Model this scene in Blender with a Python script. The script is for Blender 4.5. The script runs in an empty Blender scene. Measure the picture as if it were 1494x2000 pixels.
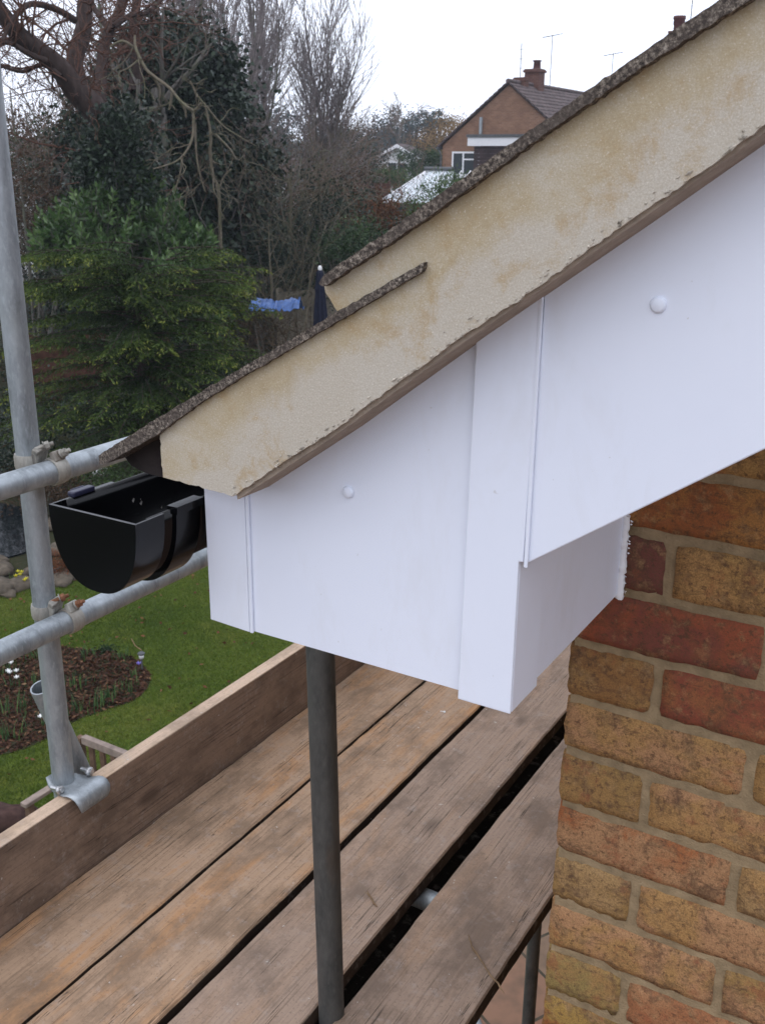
import bpy, math, random
import numpy as np
from mathutils import Vector, Matrix
random.seed(7); rng = np.random.default_rng(11)
sc = bpy.context.scene
COL = sc.collection
# ------------------------------------------------------------------ camera
FOC = 1986.3; YAW, PITCH, ROLL = -0.53619, 0.33003, -0.00889
EYE = 5.5                                    # eye height above the lawn
CAM = np.array([0.369, -1.058, EYE])
def cam_rot():
    cy, sy = math.cos(YAW), math.sin(YAW); cp, sp = math.cos(PITCH), math.sin(PITCH); cr, sr = math.cos(ROLL), math.sin(ROLL)
    r = np.array([cy, -sy, 0]); f = np.array([sy*cp, cy*cp, -sp]); d = np.cross(f, r)
    if d[2] > 0: d = -d
    return np.stack([cr*r+sr*d, -sr*r+cr*d, f])
MR = cam_rot()
cam = bpy.data.cameras.new("Camera"); camo = bpy.data.objects.new("Camera", cam); COL.objects.link(camo)
m = Matrix.Identity(4)
for i in range(3):
    m[i][0] = MR[0][i]; m[i][1] = -MR[1][i]; m[i][2] = -MR[2][i]; m[i][3] = CAM[i]
camo.matrix_world = m
cam.sensor_fit = 'VERTICAL'; cam.sensor_height = 24; cam.lens = 24*FOC/2000
cam.clip_start = 0.02; cam.clip_end = 3000
cam.dof.use_dof = True; cam.dof.focus_distance = 1.25; cam.dof.aperture_fstop = 17
sc.camera = camo
# ------------------------------------------------------------------ light
SUN_EL, SUN_AZ = math.radians(62), math.radians(190)       # azimuth clockwise from +Y
w = bpy.data.worlds.new("World"); sc.world = w; w.use_nodes = True
nt = w.node_tree; nt.nodes.clear()
wo = nt.nodes.new('ShaderNodeOutputWorld'); bg = nt.nodes.new('ShaderNodeBackground'); sky = nt.nodes.new('ShaderNodeTexSky')
sky.sky_type = 'NISHITA'; sky.sun_disc = False; sky.sun_elevation = SUN_EL; sky.sun_rotation = SUN_AZ
sky.air_density = 1.0; sky.dust_density = 3.0; sky.ozone_density = 1.0
mx = nt.nodes.new('ShaderNodeMix'); mx.data_type = 'RGBA'; mx.inputs[0].default_value = 0.86     # overcast: mostly cloud
mx.inputs[7].default_value = (11.6, 12.2, 13.9, 1)
nt.links.new(sky.outputs[0], mx.inputs[6]); nt.links.new(mx.outputs[2], bg.inputs[0]); bg.inputs[1].default_value = 0.122
nt.links.new(bg.outputs[0], wo.inputs[0])
sun = bpy.data.lights.new("Sun", 'SUN'); sun.energy = 0.55; sun.angle = math.radians(45); sun.color = (1, .97, .93)
suno = bpy.data.objects.new("Sun", sun); COL.objects.link(suno)
sd = Vector((math.sin(SUN_AZ)*math.cos(SUN_EL), math.cos(SUN_AZ)*math.cos(SUN_EL), math.sin(SUN_EL)))
suno.rotation_euler = sd.to_track_quat('Z', 'Y').to_euler(); suno.location = (0, 0, 30)
sc.view_settings.view_transform = 'Standard'; sc.view_settings.look = 'None'; sc.view_settings.gamma = 1
sc.view_settings.exposure = 0.10
sc.cycles.max_bounces = 6; sc.cycles.diffuse_bounces = 3; sc.cycles.transparent_max_bounces = 8
# ------------------------------------------------------------------ measuring helpers (sight lines of the survey photo)
def ray(px, py): return MR.T @ np.array([(px-747)/FOC, (py-1000)/FOC, 1.0])
def on_x(px, py, x): v = ray(px, py); return CAM+v*(x-CAM[0])/v[0]
def on_y(px, py, y): v = ray(px, py); return CAM+v*(y-CAM[1])/v[1]
def on_z(px, py, z): v = ray(px, py); return CAM+v*(z-CAM[2])/v[2]
def at(px, py, D): v = ray(px, py); return CAM+v*D/math.hypot(v[0], v[1])
def g2(px, py): return on_z(px, py, 0)
def gz(x, y):
    d = math.hypot(x-CAM[0], y-CAM[1]); t = min(max((d-24)/40, 0), 1); t = t*t*(3-2*t)
    return 1.1*t+max(0, d-60)*0.035
# ------------------------------------------------------------------ scene helpers
def tag(o, label=None, cat=None, group=None, kind=None):
    if label: o['label'] = label
    if cat: o['category'] = cat
    if group: o['group'] = group
    if kind: o['kind'] = kind
    return o
def link(o, parent=None):
    COL.objects.link(o)
    if parent is not None: o.parent = parent
    return o
def empty(name, loc, label, cat, group=None):
    o = bpy.data.objects.new(name, None); o.empty_display_size = .2; link(o); o.location = loc
    return tag(o, label, cat, group)
class MB:
    """collects geometry in world coordinates"""
    def __init__(s): s.v = []; s.f = []; s.t = []; s.mi = []; s.sm = []
    def add(s, vs, fs, mi=0, tint=0.5, smooth=False):
        n = len(s.v); s.v.extend([tuple(map(float, p)) for p in vs]); s.f.extend([tuple(n+i for i in f) for f in fs])
        s.t.extend([tint]*len(vs)); s.mi.extend([mi]*len(fs)); s.sm.extend([smooth]*len(fs)); return s
    def box(s, a, b, mi=0, tint=.5, rz=0, piv=None):
        x0, y0, z0 = a; x1, y1, z1 = b
        vs = [(x0,y0,z0),(x1,y0,z0),(x1,y1,z0),(x0,y1,z0),(x0,y0,z1),(x1,y0,z1),(x1,y1,z1),(x0,y1,z1)]
        if rz:
            px, py = piv if piv is not None else ((x0+x1)/2, (y0+y1)/2); c, q = math.cos(rz), math.sin(rz)
            vs = [(px+(x-px)*c-(y-py)*q, py+(x-px)*q+(y-py)*c, z) for x, y, z in vs]
        return s.add(vs, [(0,3,2,1),(4,5,6,7),(0,1,5,4),(1,2,6,5),(2,3,7,6),(3,0,4,7)], mi, tint)
    def prism(s, pts, y0, y1, mi=0, tint=.5):
        """pts (x,z) outline extruded along y"""
        n = len(pts); a = sum(pts[i][0]*pts[(i+1)%n][1]-pts[(i+1)%n][0]*pts[i][1] for i in range(n))
        if a < 0: pts = pts[::-1]
        vs = [(x, y0, z) for x, z in pts]+[(x, y1, z) for x, z in pts]
        fs = [tuple(range(n)), tuple(range(2*n-1, n-1, -1))]+[(i, i+n, (i+1)%n+n, (i+1)%n) for i in range(n)]
        return s.add(vs, fs, mi, tint)
    def flat(s, pts, z0, z1, mi=0, tint=.5):
        n = len(pts); a = sum(pts[i][0]*pts[(i+1)%n][1]-pts[(i+1)%n][0]*pts[i][1] for i in range(n))
        if a < 0: pts = pts[::-1]
        vs = [(x, y, z0) for x, y in pts]+[(x, y, z1) for x, y in pts]
        fs = [tuple(range(n-1, -1, -1)), tuple(range(n, 2*n))]+[(i, (i+1)%n, (i+1)%n+n, i+n) for i in range(n)]
        return s.add(vs, fs, mi, tint)
    def tube(s, path, rads, seg=12, mi=0, tint=.5, cap=True, hollow=0):
        P = [Vector(p) for p in path]; n = len(P)
        if not hasattr(rads, '__len__'): rads = [rads]*n
        up = None; vs = []; fs = []
        for i in range(n):
            t = (P[min(i+1, n-1)]-P[max(i-1, 0)]).normalized()
            if up is None:
                up = t.orthogonal().normalized()
            else:
                up = (up-t*up.dot(t)).normalized()
            sd_ = t.cross(up)
            for k in range(seg):
                a = 2*math.pi*k/seg; vs.append(P[i]+(up*math.cos(a)+sd_*math.sin(a))*rads[i])
        for i in range(n-1):
            for k in range(seg):
                k2 = (k+1) % seg; fs.append((i*seg+k, i*seg+k2, (i+1)*seg+k2, (i+1)*seg+k))
        s.add(vs, fs, mi, tint, True)
        if cap: s.add([vs[k] for k in range(seg)], [tuple(range(seg-1, -1, -1))], mi, tint); s.add([vs[(n-1)*seg+k] for k in range(seg)], [tuple(range(seg))], mi, tint)
        return s
    def lathe(s, prof, loc, axis=(0,0,1), seg=20, mi=0, tint=.5):
        ax = Vector(axis).normalized(); u = ax.orthogonal().normalized(); v = ax.cross(u); L = Vector(loc); vs = []; fs = []
        for r, h in prof:
            for k in range(seg):
                a = 2*math.pi*k/seg; vs.append(L+ax*h+(u*math.cos(a)+v*math.sin(a))*r)
        for i in range(len(prof)-1):
            for k in range(seg):
                k2 = (k+1) % seg; fs.append((i*seg+k, i*seg+k2, (i+1)*seg+k2, (i+1)*seg+k))
        return s.add(vs, fs, mi, tint, True)
    def build(s, name, mats, parent=None, bevel=0, bseg=2):
        me = bpy.data.meshes.new(name); off = Vector((0, 0, 0))
        if parent is not None:
            p = parent
            while p is not None: off = off+Vector(p.location); p = p.parent
        elif s.v: 
            arr = np.array(s.v); off = Vector((float(arr[:,0].mean()), float(arr[:,1].mean()), float(arr[:,2].min())))
        me.from_pydata([(x-off.x, y-off.y, z-off.z) for x, y, z in s.v], [], s.f)
        if not isinstance(mats, (list, tuple)): mats = [mats]
        for q in mats: me.materials.append(q)
        me.polygons.foreach_set('material_index', s.mi); me.polygons.foreach_set('use_smooth', s.sm)
        a = me.attributes.new('tint', 'FLOAT', 'POINT'); a.data.foreach_set('value', s.t)
        me.update(); o = bpy.data.objects.new(name, me); link(o, parent)
        if parent is None: o.location = off
        if bevel:
            b = o.modifiers.new('bevel', 'BEVEL'); b.width = bevel; b.segments = bseg; b.limit_method = 'ANGLE'; b.angle_limit = math.radians(40)
        return o
def np_mesh(name, V, F, tint, mat, parent=None, smooth=False):
    """V (n,3) world, F (m,k) faces"""
    V = np.asarray(V, dtype=np.float32); F = np.asarray(F, dtype=np.int32)
    if parent is not None:
        off = np.zeros(3); p = parent
        while p is not None: off = off+np.array(p.location); p = p.parent
    else: off = np.array([V[:,0].mean(), V[:,1].mean(), V[:,2].min()])
    me = bpy.data.meshes.new(name); k = F.shape[1]
    me.vertices.add(len(V)); me.vertices.foreach_set('co', (V-off).astype(np.float32).ravel())
    me.loops.add(F.size); me.loops.foreach_set('vertex_index', F.ravel())
    me.polygons.add(len(F)); me.polygons.foreach_set('loop_start', np.arange(0, F.size, k, dtype=np.int32))
    me.polygons.foreach_set('loop_total', np.full(len(F), k, dtype=np.int32))
    if smooth: me.polygons.foreach_set('use_smooth', np.ones(len(F), dtype=bool))
    a = me.attributes.new('tint', 'FLOAT', 'POINT'); a.data.foreach_set('value', np.asarray(tint, dtype=np.float32))
    me.update(calc_edges=True); me.validate()
    if mat: me.materials.append(mat)
    o = bpy.data.objects.new(name, me); link(o, parent)
    if parent is None: o.location = off.tolist()
    return o
# ------------------------------------------------------------------ materials
def newmat(name, rough=.8, spec=.3, metal=0):
    mt = bpy.data.materials.new(name); mt.use_nodes = True; n = mt.node_tree; b = n.nodes['Principled BSDF']
    b.inputs['Roughness'].default_value = rough; b.inputs['Metallic'].default_value = metal
    b.inputs['Specular IOR Level'].default_value = spec
    return mt, n, b
def N(n, t, **kw):
    q = n.nodes.new(t)
    for k, v in kw.items():
        if k in ('operation', 'blend_type', 'data_type', 'noise_dimensions', 'feature', 'attribute_name', 'distance', 'wave_type', 'bands_direction', 'interpolation_type'): setattr(q, k, v)
    return q
def coords(n, scale=(1,1,1), rnd=True, kind='Object', rot=None):
    tc = N(n, 'ShaderNodeTexCoord'); mp = N(n, 'ShaderNodeMapping'); mp.inputs['Scale'].default_value = scale
    if rot: mp.inputs['Rotation'].default_value = rot
    n.links.new(tc.outputs[kind], mp.inputs['Vector'])
    if rnd:
        oi = N(n, 'ShaderNodeObjectInfo'); ml = N(n, 'ShaderNodeMath', operation='MULTIPLY'); ml.inputs[1].default_value = 37.0
        n.links.new(oi.outputs['Random'], ml.inputs[0]); n.links.new(ml.outputs[0], mp.inputs['Location'])
    return mp.outputs[0]
def noise(n, vec, scale, detail=4, rough=.55, dist=0):
    q = N(n, 'ShaderNodeTexNoise'); q.inputs['Scale'].default_value = scale; q.inputs['Detail'].default_value = detail
    q.inputs['Roughness'].default_value = rough; q.inputs['Distortion'].default_value = dist; n.links.new(vec, q.inputs['Vector']); return q.outputs['Fac']
def ramp(n, fac, stops):
    r = N(n, 'ShaderNodeValToRGB'); e = r.color_ramp.elements
    while len(e) < len(stops): e.new(.5)
    for i, (p, c) in enumerate(stops):
        e[i].position = p; e[i].color = (c[0], c[1], c[2], 1) if hasattr(c, '__len__') else (c, c, c, 1)
    n.links.new(fac, r.inputs[0]); return r.outputs[0]
def mix(n, fac, a, b, mode='MIX'):
    q = N(n, 'ShaderNodeMix', data_type='RGBA', blend_type=mode)
    for s, v in ((0, fac), (6, a), (7, b)):
        if hasattr(v, 'is_linked') or hasattr(v, 'node'): n.links.new(v, q.inputs[s])
        elif s == 0: q.inputs[0].default_value = v
        else: q.inputs[s].default_value = (v[0], v[1], v[2], 1)
    return q.outputs[2]
def bump(n, b, h, strength, dist=.01):
    q = N(n, 'ShaderNodeBump'); q.inputs['Strength'].default_value = strength; q.inputs['Distance'].default_value = dist
    n.links.new(h, q.inputs['Height']); n.links.new(q.outputs[0], b.inputs['Normal'])
def attr(n, name='tint'): q = N(n, 'ShaderNodeAttribute', attribute_name=name); return q
def simple(name, c, rough=.7, spec=.3, metal=0, var=.25, scale=8, bmp=0, bscale=60):
    mt, n, b = newmat(name, rough, spec, metal); v = coords(n)
    d = tuple(x*(1-var) for x in c); e = tuple(min(1, x*(1+var)) for x in c)
    n.links.new(ramp(n, noise(n, v, scale, 5), [(.3, d), (.7, e)]), b.inputs['Base Color'])
    if bmp: bump(n, b, noise(n, v, bscale, 3), bmp, .004)
    return mt
def tintmat(name, stops, rough=.6, spec=.3, transl=0, noise_amt=.0, ns=3):
    mt, n, b = newmat(name, rough, spec); a = attr(n); c = ramp(n, a.outputs['Fac'], stops); n.links.new(c, b.inputs['Base Color'])
    if transl:
        tr = N(n, 'ShaderNodeBsdfTranslucent'); ms = N(n, 'ShaderNodeMixShader'); ms.inputs[0].default_value = transl
        n.links.new(c, tr.inputs[0]); n.links.new(b.outputs[0], ms.inputs[1]); n.links.new(tr.outputs[0], ms.inputs[2])
        n.links.new(ms.outputs[0], n.nodes['Material Output'].inputs[0])
    return mt
M = {}
# white plastic boards
mt, n, b = newmat('white_pvc', .38, .4); v = coords(n, rnd=False)
c = ramp(n, noise(n, v, 4, 5), [(.3, (.765,.805,.91)), (.7, (.80,.835,.93))])
c = mix(n, ramp(n, noise(n, coords(n, (1,1,.35), False), 14, 7, .7, .4), [(.52, 0), (.70, .16)]), c, (.55,.53,.50))      # faint dusty smears
c = mix(n, ramp(n, noise(n, v, 160, 2, .5), [(.76, 0), (.79, .35)]), c, (.42,.40,.37))
n.links.new(c, b.inputs['Base Color']); n.links.new(ramp(n, noise(n, v, 9, 5), [(.3, .30), (.7, .46)]), b.inputs['Roughness']); bump(n, b, noise(n, v, 5, 2), .06, .01); M['pvc'] = mt
M['sealant'] = simple('sealant', (.82,.82,.84), .35, .4, var=.05, bmp=.2, bscale=300)
# verge mortar
mt, n, b = newmat('verge_mortar', .95, .15); v = coords(n, rnd=False)
big = noise(n, v, 9, 9, .72, .4); c1 = ramp(n, big, [(.36, (.42,.34,.22)), (.46, (.47,.395,.27)), (.54, (.50,.44,.335)), (.66, (.55,.51,.43))])
vs_ = coords(n, (1,1,1), False, rot=(0, math.radians(35), 0)); st = noise(n, vs_, 26, 8, .7, .3)
sp = N(n, 'ShaderNodeSeparateXYZ'); n.links.new(v, sp.inputs[0])
mm1 = N(n, 'ShaderNodeMath', operation='MULTIPLY_ADD'); n.links.new(sp.outputs[0], mm1.inputs[0]); mm1.inputs[1].default_value = -.7; n.links.new(sp.outputs[2], mm1.inputs[2])   # height across the band
mm2 = N(n, 'ShaderNodeMath', operation='MULTIPLY_ADD'); n.links.new(noise(n, v, 9, 6, .62, .5), mm2.inputs[0]); mm2.inputs[1].default_value = .17; n.links.new(mm1.outputs[0], mm2.inputs[2])
low = N(n, 'ShaderNodeMapRange'); n.links.new(mm2.outputs[0], low.inputs[0]); low.inputs[1].default_value = EYE-.022; low.inputs[2].default_value = EYE+.002; low.inputs[3].default_value = .8; low.inputs[4].default_value = 0
c1 = mix(n, low.outputs[0], c1, (.55,.52,.465))
c2 = mix(n, ramp(n, st, [(.52, 0), (.64, .6)]), c1, (.42,.30,.155))
gr = noise(n, v, 700, 2, .8); c3 = mix(n, ramp(n, gr, [(.42, .30), (.62, 0)]), c2, (.30,.22,.12)); c4 = mix(n, ramp(n, noise(n, v, 900, 1), [(.62, 0), (.78, .45)]), c3, (.80,.76,.68))
n.links.new(c4, b.inputs['Base Color'])
hh = N(n, 'ShaderNodeMath', operation='ADD'); n.links.new(gr, hh.inputs[0]); n.links.new(noise(n, v, 40, 5), hh.inputs[1]); bump(n, b, noise(n, v, 480, 3, .7), .35, .0012); M['mortar'] = mt
# lichen-speckled tile edge
mt, n, b = newmat('lichen_tile', .95, .1); v = coords(n, rnd=False)
a1 = noise(n, v, 300, 6, .85); a2 = noise(n, v, 26, 5, .6)
c1 = ramp(n, a1, [(.42, (.035,.03,.028)), (.51, (.12,.10,.085)), (.59, (.32,.275,.225)), (.68, (.58,.53,.46))])
c2 = mix(n, ramp(n, a2, [(.42, 0), (.60, .7)]), c1, (.085,.07,.062)); n.links.new(c2, b.inputs['Base Color']); bump(n, b, a1, .5, .0025); M['lichen'] = mt
M['tile'] = simple('roof_tile', (.12,.09,.085), .9, .2, var=.45, scale=25, bmp=.4, bscale=120)
M['undercloak'] = simple('undercloak', (.33,.27,.215), .95, .1, var=.18, scale=60, bmp=.4, bscale=260)
M['crumb'] = simple('mortar_crumbs', (.42,.38,.32), .95, .1, var=.6, scale=180)
M['felt'] = simple('eaves_felt', (.035,.028,.027), .85, .2, var=.3, scale=30, bmp=.3, bscale=90)
M['black_pvc'] = simple('black_plastic', (.0022,.0024,.0032), .22, .32, var=.2, scale=10)
M['clip_pvc'] = simple('gutter_clip_plastic', (.02,.02,.042), .35, .4, var=.2)
M['splash'] = simple('mortar_splash', (.36,.34,.32), .9, .1)
# galvanised steel
def galv(name, c, dark, rough, metal=.55, rust=0):
    mt, n, b = newmat(name, rough, .4, metal); v = coords(n, (1,1,.35)); f = noise(n, v, 22, 6, .65)
    cc = ramp(n, f, [(.3, dark), (.5, c), (.72, tuple(min(1, x*1.35) for x in c))])
    cc = mix(n, ramp(n, noise(n, v, 160, 3), [(.52, 0), (.75, .5)]), cc, tuple(x*1.5 for x in c))
    cc = mix(n, ramp(n, noise(n, v, 9, 4), [(.6, 0), (.75, .35+rust)]), cc, (.14,.085,.045) if rust else (.2,.2,.17))
    n.links.new(cc, b.inputs['Base Color']); bump(n, b, noise(n, v, 200, 3), .15, .001)
    n.links.new(ramp(n, f, [(.3, rough+.2), (.7, rough)]), b.inputs['Roughness']); return mt
M['galv'] = galv('galvanised_steel', (.33,.36,.38), (.19,.21,.22), .42)
M['galv_dark'] = galv('weathered_steel_tube', (.095,.095,.09), (.05,.052,.05), .5, .5, .2)
M['cast'] = galv('coupler_steel', (.34,.325,.29), (.15,.14,.125), .55, .45, .25)
M['rust'] = simple('rusty_bolt', (.22,.10,.055), .7, .3, .3, var=.5, scale=120, bmp=.5, bscale=200)
M['bolt'] = simple('bolt_steel', (.5,.5,.5), .3, .5, .8, var=.3, scale=60)
# scaffold boards: grain runs along Y
def wood(name, base, dark, orange, grain=(14, .32, 14), crack=True, amt=.7):
    mt, n, b = newmat(name, .82, .22); v = coords(n, grain); v0 = coords(n, (1,1,1)); vl = coords(n, (7, 1.1, 7))
    g = noise(n, v, 15, 8, .66, .25); c = ramp(n, g, [(.30, dark), (.44, base), (.62, tuple(x*1.15 for x in base))])
    c = mix(n, ramp(n, noise(n, vl, 2.1, 5, .6, .8), [(.50, 0), (.66, amt)]), c, orange)               # fresh orange streaks
    c = mix(n, ramp(n, noise(n, coords(n, (1,.6,1)), 8, 8, .72), [(.46, 0), (.62, .75)]), c, tuple(x*.52 for x in base))    # grime
    c = mix(n, ramp(n, noise(n, v0, 30, 5, .7), [(.55, 0), (.75, .4)]), c, (.40,.36,.33))               # pale weathering
    c = mix(n, ramp(n, noise(n, v0, 75, 2, .5), [(.74, 0), (.77, .6)]), c, (.55,.52,.48))               # specks of mortar
    c = mix(n, ramp(n, noise(n, v0, 140, 4, .7), [(.34, .5), (.45, 0)]), c, tuple(x*.5 for x in base))
    vo = N(n, 'ShaderNodeTexVoronoi'); vo.inputs['Scale'].default_value = 1.0; vo.inputs['Randomness'].default_value = 1
    n.links.new(coords(n, (6.5, 3.0, 6.5)), vo.inputs['Vector'])
    c = mix(n, ramp(n, vo.outputs['Distance'], [(.07, .85), (.11, .45), (.16, 0)]), c, tuple(x*.8 for x in dark))  # knots
    h = g
    if crack:
        cr = noise(n, coords(n, (34, .30, 34)), 2.6, 4, .5, .1)
        cm = ramp(n, cr, [(.488, 0), (.497, .95), (.503, .95), (.512, 0)]); msk = ramp(n, noise(n, coords(n, (4,1.5,4)), 2.5, 2), [(.44, 0), (.54, 1)])
        mm = N(n, 'ShaderNodeMath', operation='MULTIPLY'); n.links.new(cm, mm.inputs[0]); n.links.new(msk, mm.inputs[1])
        c = mix(n, mm.outputs[0], c, tuple(x*.35 for x in dark))
    n.links.new(c, b.inputs['Base Color']); bump(n, b, g, .2, .002); return mt
M['board'] = wood('weathered_board', (.36,.245,.162), (.21,.14,.095), (.46,.225,.085), amt=.6)
M['board_grey'] = wood('grey_board', (.315,.228,.170), (.18,.13,.098), (.37,.22,.12), amt=.35)
M['gap_shade'] = wood('gap_shade_board', (.03,.023,.018), (.015,.012,.01), (.03,.02,.015), crack=False, amt=.1)  # near-black wood, shade below the deck gap put into the colour
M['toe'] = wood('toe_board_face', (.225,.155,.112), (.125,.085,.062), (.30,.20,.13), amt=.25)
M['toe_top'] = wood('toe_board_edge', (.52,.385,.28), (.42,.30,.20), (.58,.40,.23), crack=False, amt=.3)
M['bench'] = simple('bench_wood', (.12,.075,.05), .85, .2, var=.35, scale=14, bmp=.3)
M['bench_top'] = simple('bench_rail_wood', (.24,.19,.16), .85, .2, var=.3, scale=14, bmp=.3)
# bricks
mt, n, b = newmat('stock_brick', .93, .12)
ca = attr(n, 'ca'); cb = attr(n, 'cb'); v = coords(n, rnd=False)
c = mix(n, ramp(n, noise(n, v, 11, 5, .6, .5), [(.45, 0), (.55, 1)]), ca.outputs['Color'], cb.outputs['Color'])
c = mix(n, ramp(n, noise(n, v, 24, 7, .78, .2), [(.50, 0), (.58, .55), (.66, .9)]), c, (.085,.05,.036))
c = mix(n, ramp(n, noise(n, v, 130, 5, .75), [(.54, 0), (.62, .75)]), c, (.10,.055,.035))
c = mix(n, ramp(n, noise(n, v, 48, 5, .7), [(.53, 0), (.66, .45)]), c, (.46,.29,.14))
c = mix(n, ramp(n, noise(n, coords(n, (1,1,3.2), False), 20, 8, .8, .9), [(.565, 0), (.60, .75), (.625, 0)]), c, (.09,.05,.035))
c = mix(n, ramp(n, noise(n, v, 210, 3, .7), [(.66, 0), (.70, .8)]), c, (.05,.03,.022))
c = mix(n, ramp(n, noise(n, v, 17, 6, .7), [(.56, 0), (.64, .5)]), c, (.32,.10,.05))
c = mix(n, ramp(n, noise(n, v, 500, 2, .8), [(.40, .45), (.60, 0)]), c, (.12,.07,.035))
n.links.new(c, b.inputs['Base Color'])
hh = N(n, 'ShaderNodeMath', operation='ADD'); n.links.new(noise(n, v, 500, 2), hh.inputs[0]); n.links.new(noise(n, v, 70, 5), hh.inputs[1]); bump(n, b, hh.outputs[0], .35, .0025); M['brick'] = mt
M['joint'] = simple('joint_mortar', (.30,.222,.13), .95, .1, var=.25, scale=45, bmp=.6, bscale=350)
# simple brick pattern for far walls
def brickpat(name, c1, c2, mo, sc_=1.0):
    mt, n, b = newmat(name, .9, .15); tc = N(n, 'ShaderNodeTexCoord'); sp = N(n, 'ShaderNodeSeparateXYZ'); cbn = N(n, 'ShaderNodeCombineXYZ'); ad = N(n, 'ShaderNodeMath', operation='ADD')
    n.links.new(tc.outputs['Object'], sp.inputs[0]); n.links.new(sp.outputs[0], ad.inputs[0]); n.links.new(sp.outputs[1], ad.inputs[1])
    n.links.new(ad.outputs[0], cbn.inputs[0]); n.links.new(sp.outputs[2], cbn.inputs[1])
    br = N(n, 'ShaderNodeTexBrick'); br.inputs['Scale'].default_value = 1; br.inputs['Brick Width'].default_value = .225*sc_; br.inputs['Row Height'].default_value = .075*sc_
    br.inputs['Mortar Size'].default_value = .006; br.inputs['Color1'].default_value = (*c1, 1); br.inputs['Color2'].default_value = (*c2, 1); br.inputs['Mortar'].default_value = (*mo, 1)
    n.links.new(cbn.outputs[0], br.inputs['Vector'])
    v = coords(n); c = mix(n, ramp(n, noise(n, v, 2.2, 5, .7), [(.4, 0), (.65, .6)]), br.outputs['Color'], tuple(x*.6 for x in c1)); n.links.new(c, b.inputs['Base Color']); return mt
M['far_brick'] = brickpat('far_brick', (.27,.15,.095), (.20,.105,.068), (.26,.20,.15))
M['stack_brick'] = brickpat('chimney_brick', (.13,.058,.045), (.095,.04,.034), (.22,.16,.12))
M['far_roof'] = simple('far_roof_tiles', (.10,.075,.072), .9, .2, var=.5, scale=5, bmp=.2)
M['render_white'] = simple('white_render', (.72,.72,.72), .8, .2, var=.06)
M['dark_clad'] = simple('dark_cladding', (.045,.028,.028), .7, .3, var=.3, scale=3)
M['white_frame'] = simple('white_frame', (.8,.8,.82), .5, .4, var=.04)
M['conserv'] = simple('translucent_roof_sheet', (.62,.68,.72), .3, .5, var=.1, scale=2)
mt, n, b = newmat('window_glass', .08, .5); b.inputs['Base Color'].default_value = (.05,.06,.065,1); M['glass'] = mt
M['pot'] = simple('chimney_pot', (.10,.045,.045), .8, .2)
M['dark_metal'] = simple('aerial_metal', (.20,.20,.21), .5, .4, .6)
M['lead'] = simple('lead_grey', (.09,.095,.10), .6, .3)
# bark and leaves
def bark(name, c, green=None, scale=20):
    mt, n, b = newmat(name, .95, .1); v = coords(n, (1,1,.4), False); cc = ramp(n, noise(n, v, scale, 5, .65), [(.3, tuple(x*.55 for x in c)), (.7, tuple(x*1.3 for x in c))])
    if green: cc = mix(n, ramp(n, noise(n, v, scale*.25, 4), [(.48, 0), (.62, .65)]), cc, green)
    n.links.new(cc, b.inputs['Base Color']); bump(n, b, noise(n, v, scale*3, 4), .6, .02); return mt
M['oak_bark'] = bark('oak_bark', (.062,.045,.040), None, 9)
M['pale_bark'] = bark('lichened_bark', (.15,.128,.095), (.12,.12,.07))
M['grey_bark'] = bark('grey_bark', (.17,.155,.14), (.13,.15,.09))
M['twig_brown'] = bark('twig_brown', (.19,.14,.11))
M['twig_grey'] = bark('twig_grey', (.27,.235,.23))
M['twig_red'] = bark('twig_russet', (.14,.075,.055))
M['ivy'] = tintmat('ivy_leaves', [(0, (.010,.019,.012)), (.55, (.018,.034,.018)), (1, (.04,.062,.032))], .45, .35, .1)
M['laurel'] = tintmat('laurel_leaves', [(0, (.022,.050,.013)), (.5, (.050,.105,.026)), (1, (.145,.225,.075))], .36, .45, .15)
M['conifer'] = tintmat('conifer_sprays', [(0, (.012,.024,.008)), (.5, (.038,.066,.015)), (.85, (.095,.135,.028)), (1, (.18,.20,.04))], .75, .15, .15)
M['shrub'] = tintmat('shrub_leaves', [(0, (.018,.036,.016)), (.6, (.035,.065,.025)), (1, (.085,.13,.05))], .6, .25, .15)
M['shrub_light'] = tintmat('light_shrub_leaves', [(0, (.04,.07,.025)), (.6, (.07,.12,.035)), (1, (.13,.19,.07))], .6, .25, .2)
M['beech'] = tintmat('dead_beech_leaves', [(0, (.06,.028,.016)), (.6, (.13,.058,.03)), (1, (.21,.10,.05))], .8, .1, .2)
M['brown_leaf'] = tintmat('dry_leaves', [(0, (.045,.030,.020)), (.6, (.085,.055,.035)), (1, (.14,.10,.06))], .8, .1, .2)
M['autumn'] = tintmat('golden_twigs', [(0, (.13,.085,.04)), (.6, (.24,.155,.07)), (1, (.34,.23,.11))], .8, .1, .2)
M['pine'] = tintmat('hazy_pine_needles', [(0, (.025,.040,.036)), (1, (.055,.078,.065))], .8, .1, .1)  # needle colour lightened, distance haze put into it
M['mulch'] = tintmat('bark_mulch', [(0, (.030,.016,.012)), (.5, (.085,.042,.026)), (.85, (.20,.11,.06)), (1, (.40,.27,.16))], .9, .1)
M['blade'] = tintmat('grass_blades', [(0, (.045,.075,.011)), (.5, (.090,.135,.020)), (1, (.17,.20,.04))], .6, .2, .2)
M['strap'] = tintmat('bulb_leaves', [(0, (.025,.06,.022)), (.6, (.05,.11,.035)), (1, (.12,.20,.06))], .5, .3, .2)
M['petal_white'] = simple('white_petals', (.75,.76,.74), .6, .2, var=.05); M['petal_yellow'] = simple('yellow_petals', (.5,.45,.04), .6, .2); M['petal_blue'] = simple('violet_petals', (.22,.18,.52), .6, .2)
M['heather'] = tintmat('heather', [(0, (.05,.02,.012)), (1, (.22,.085,.04))], .9, .1)
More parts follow.
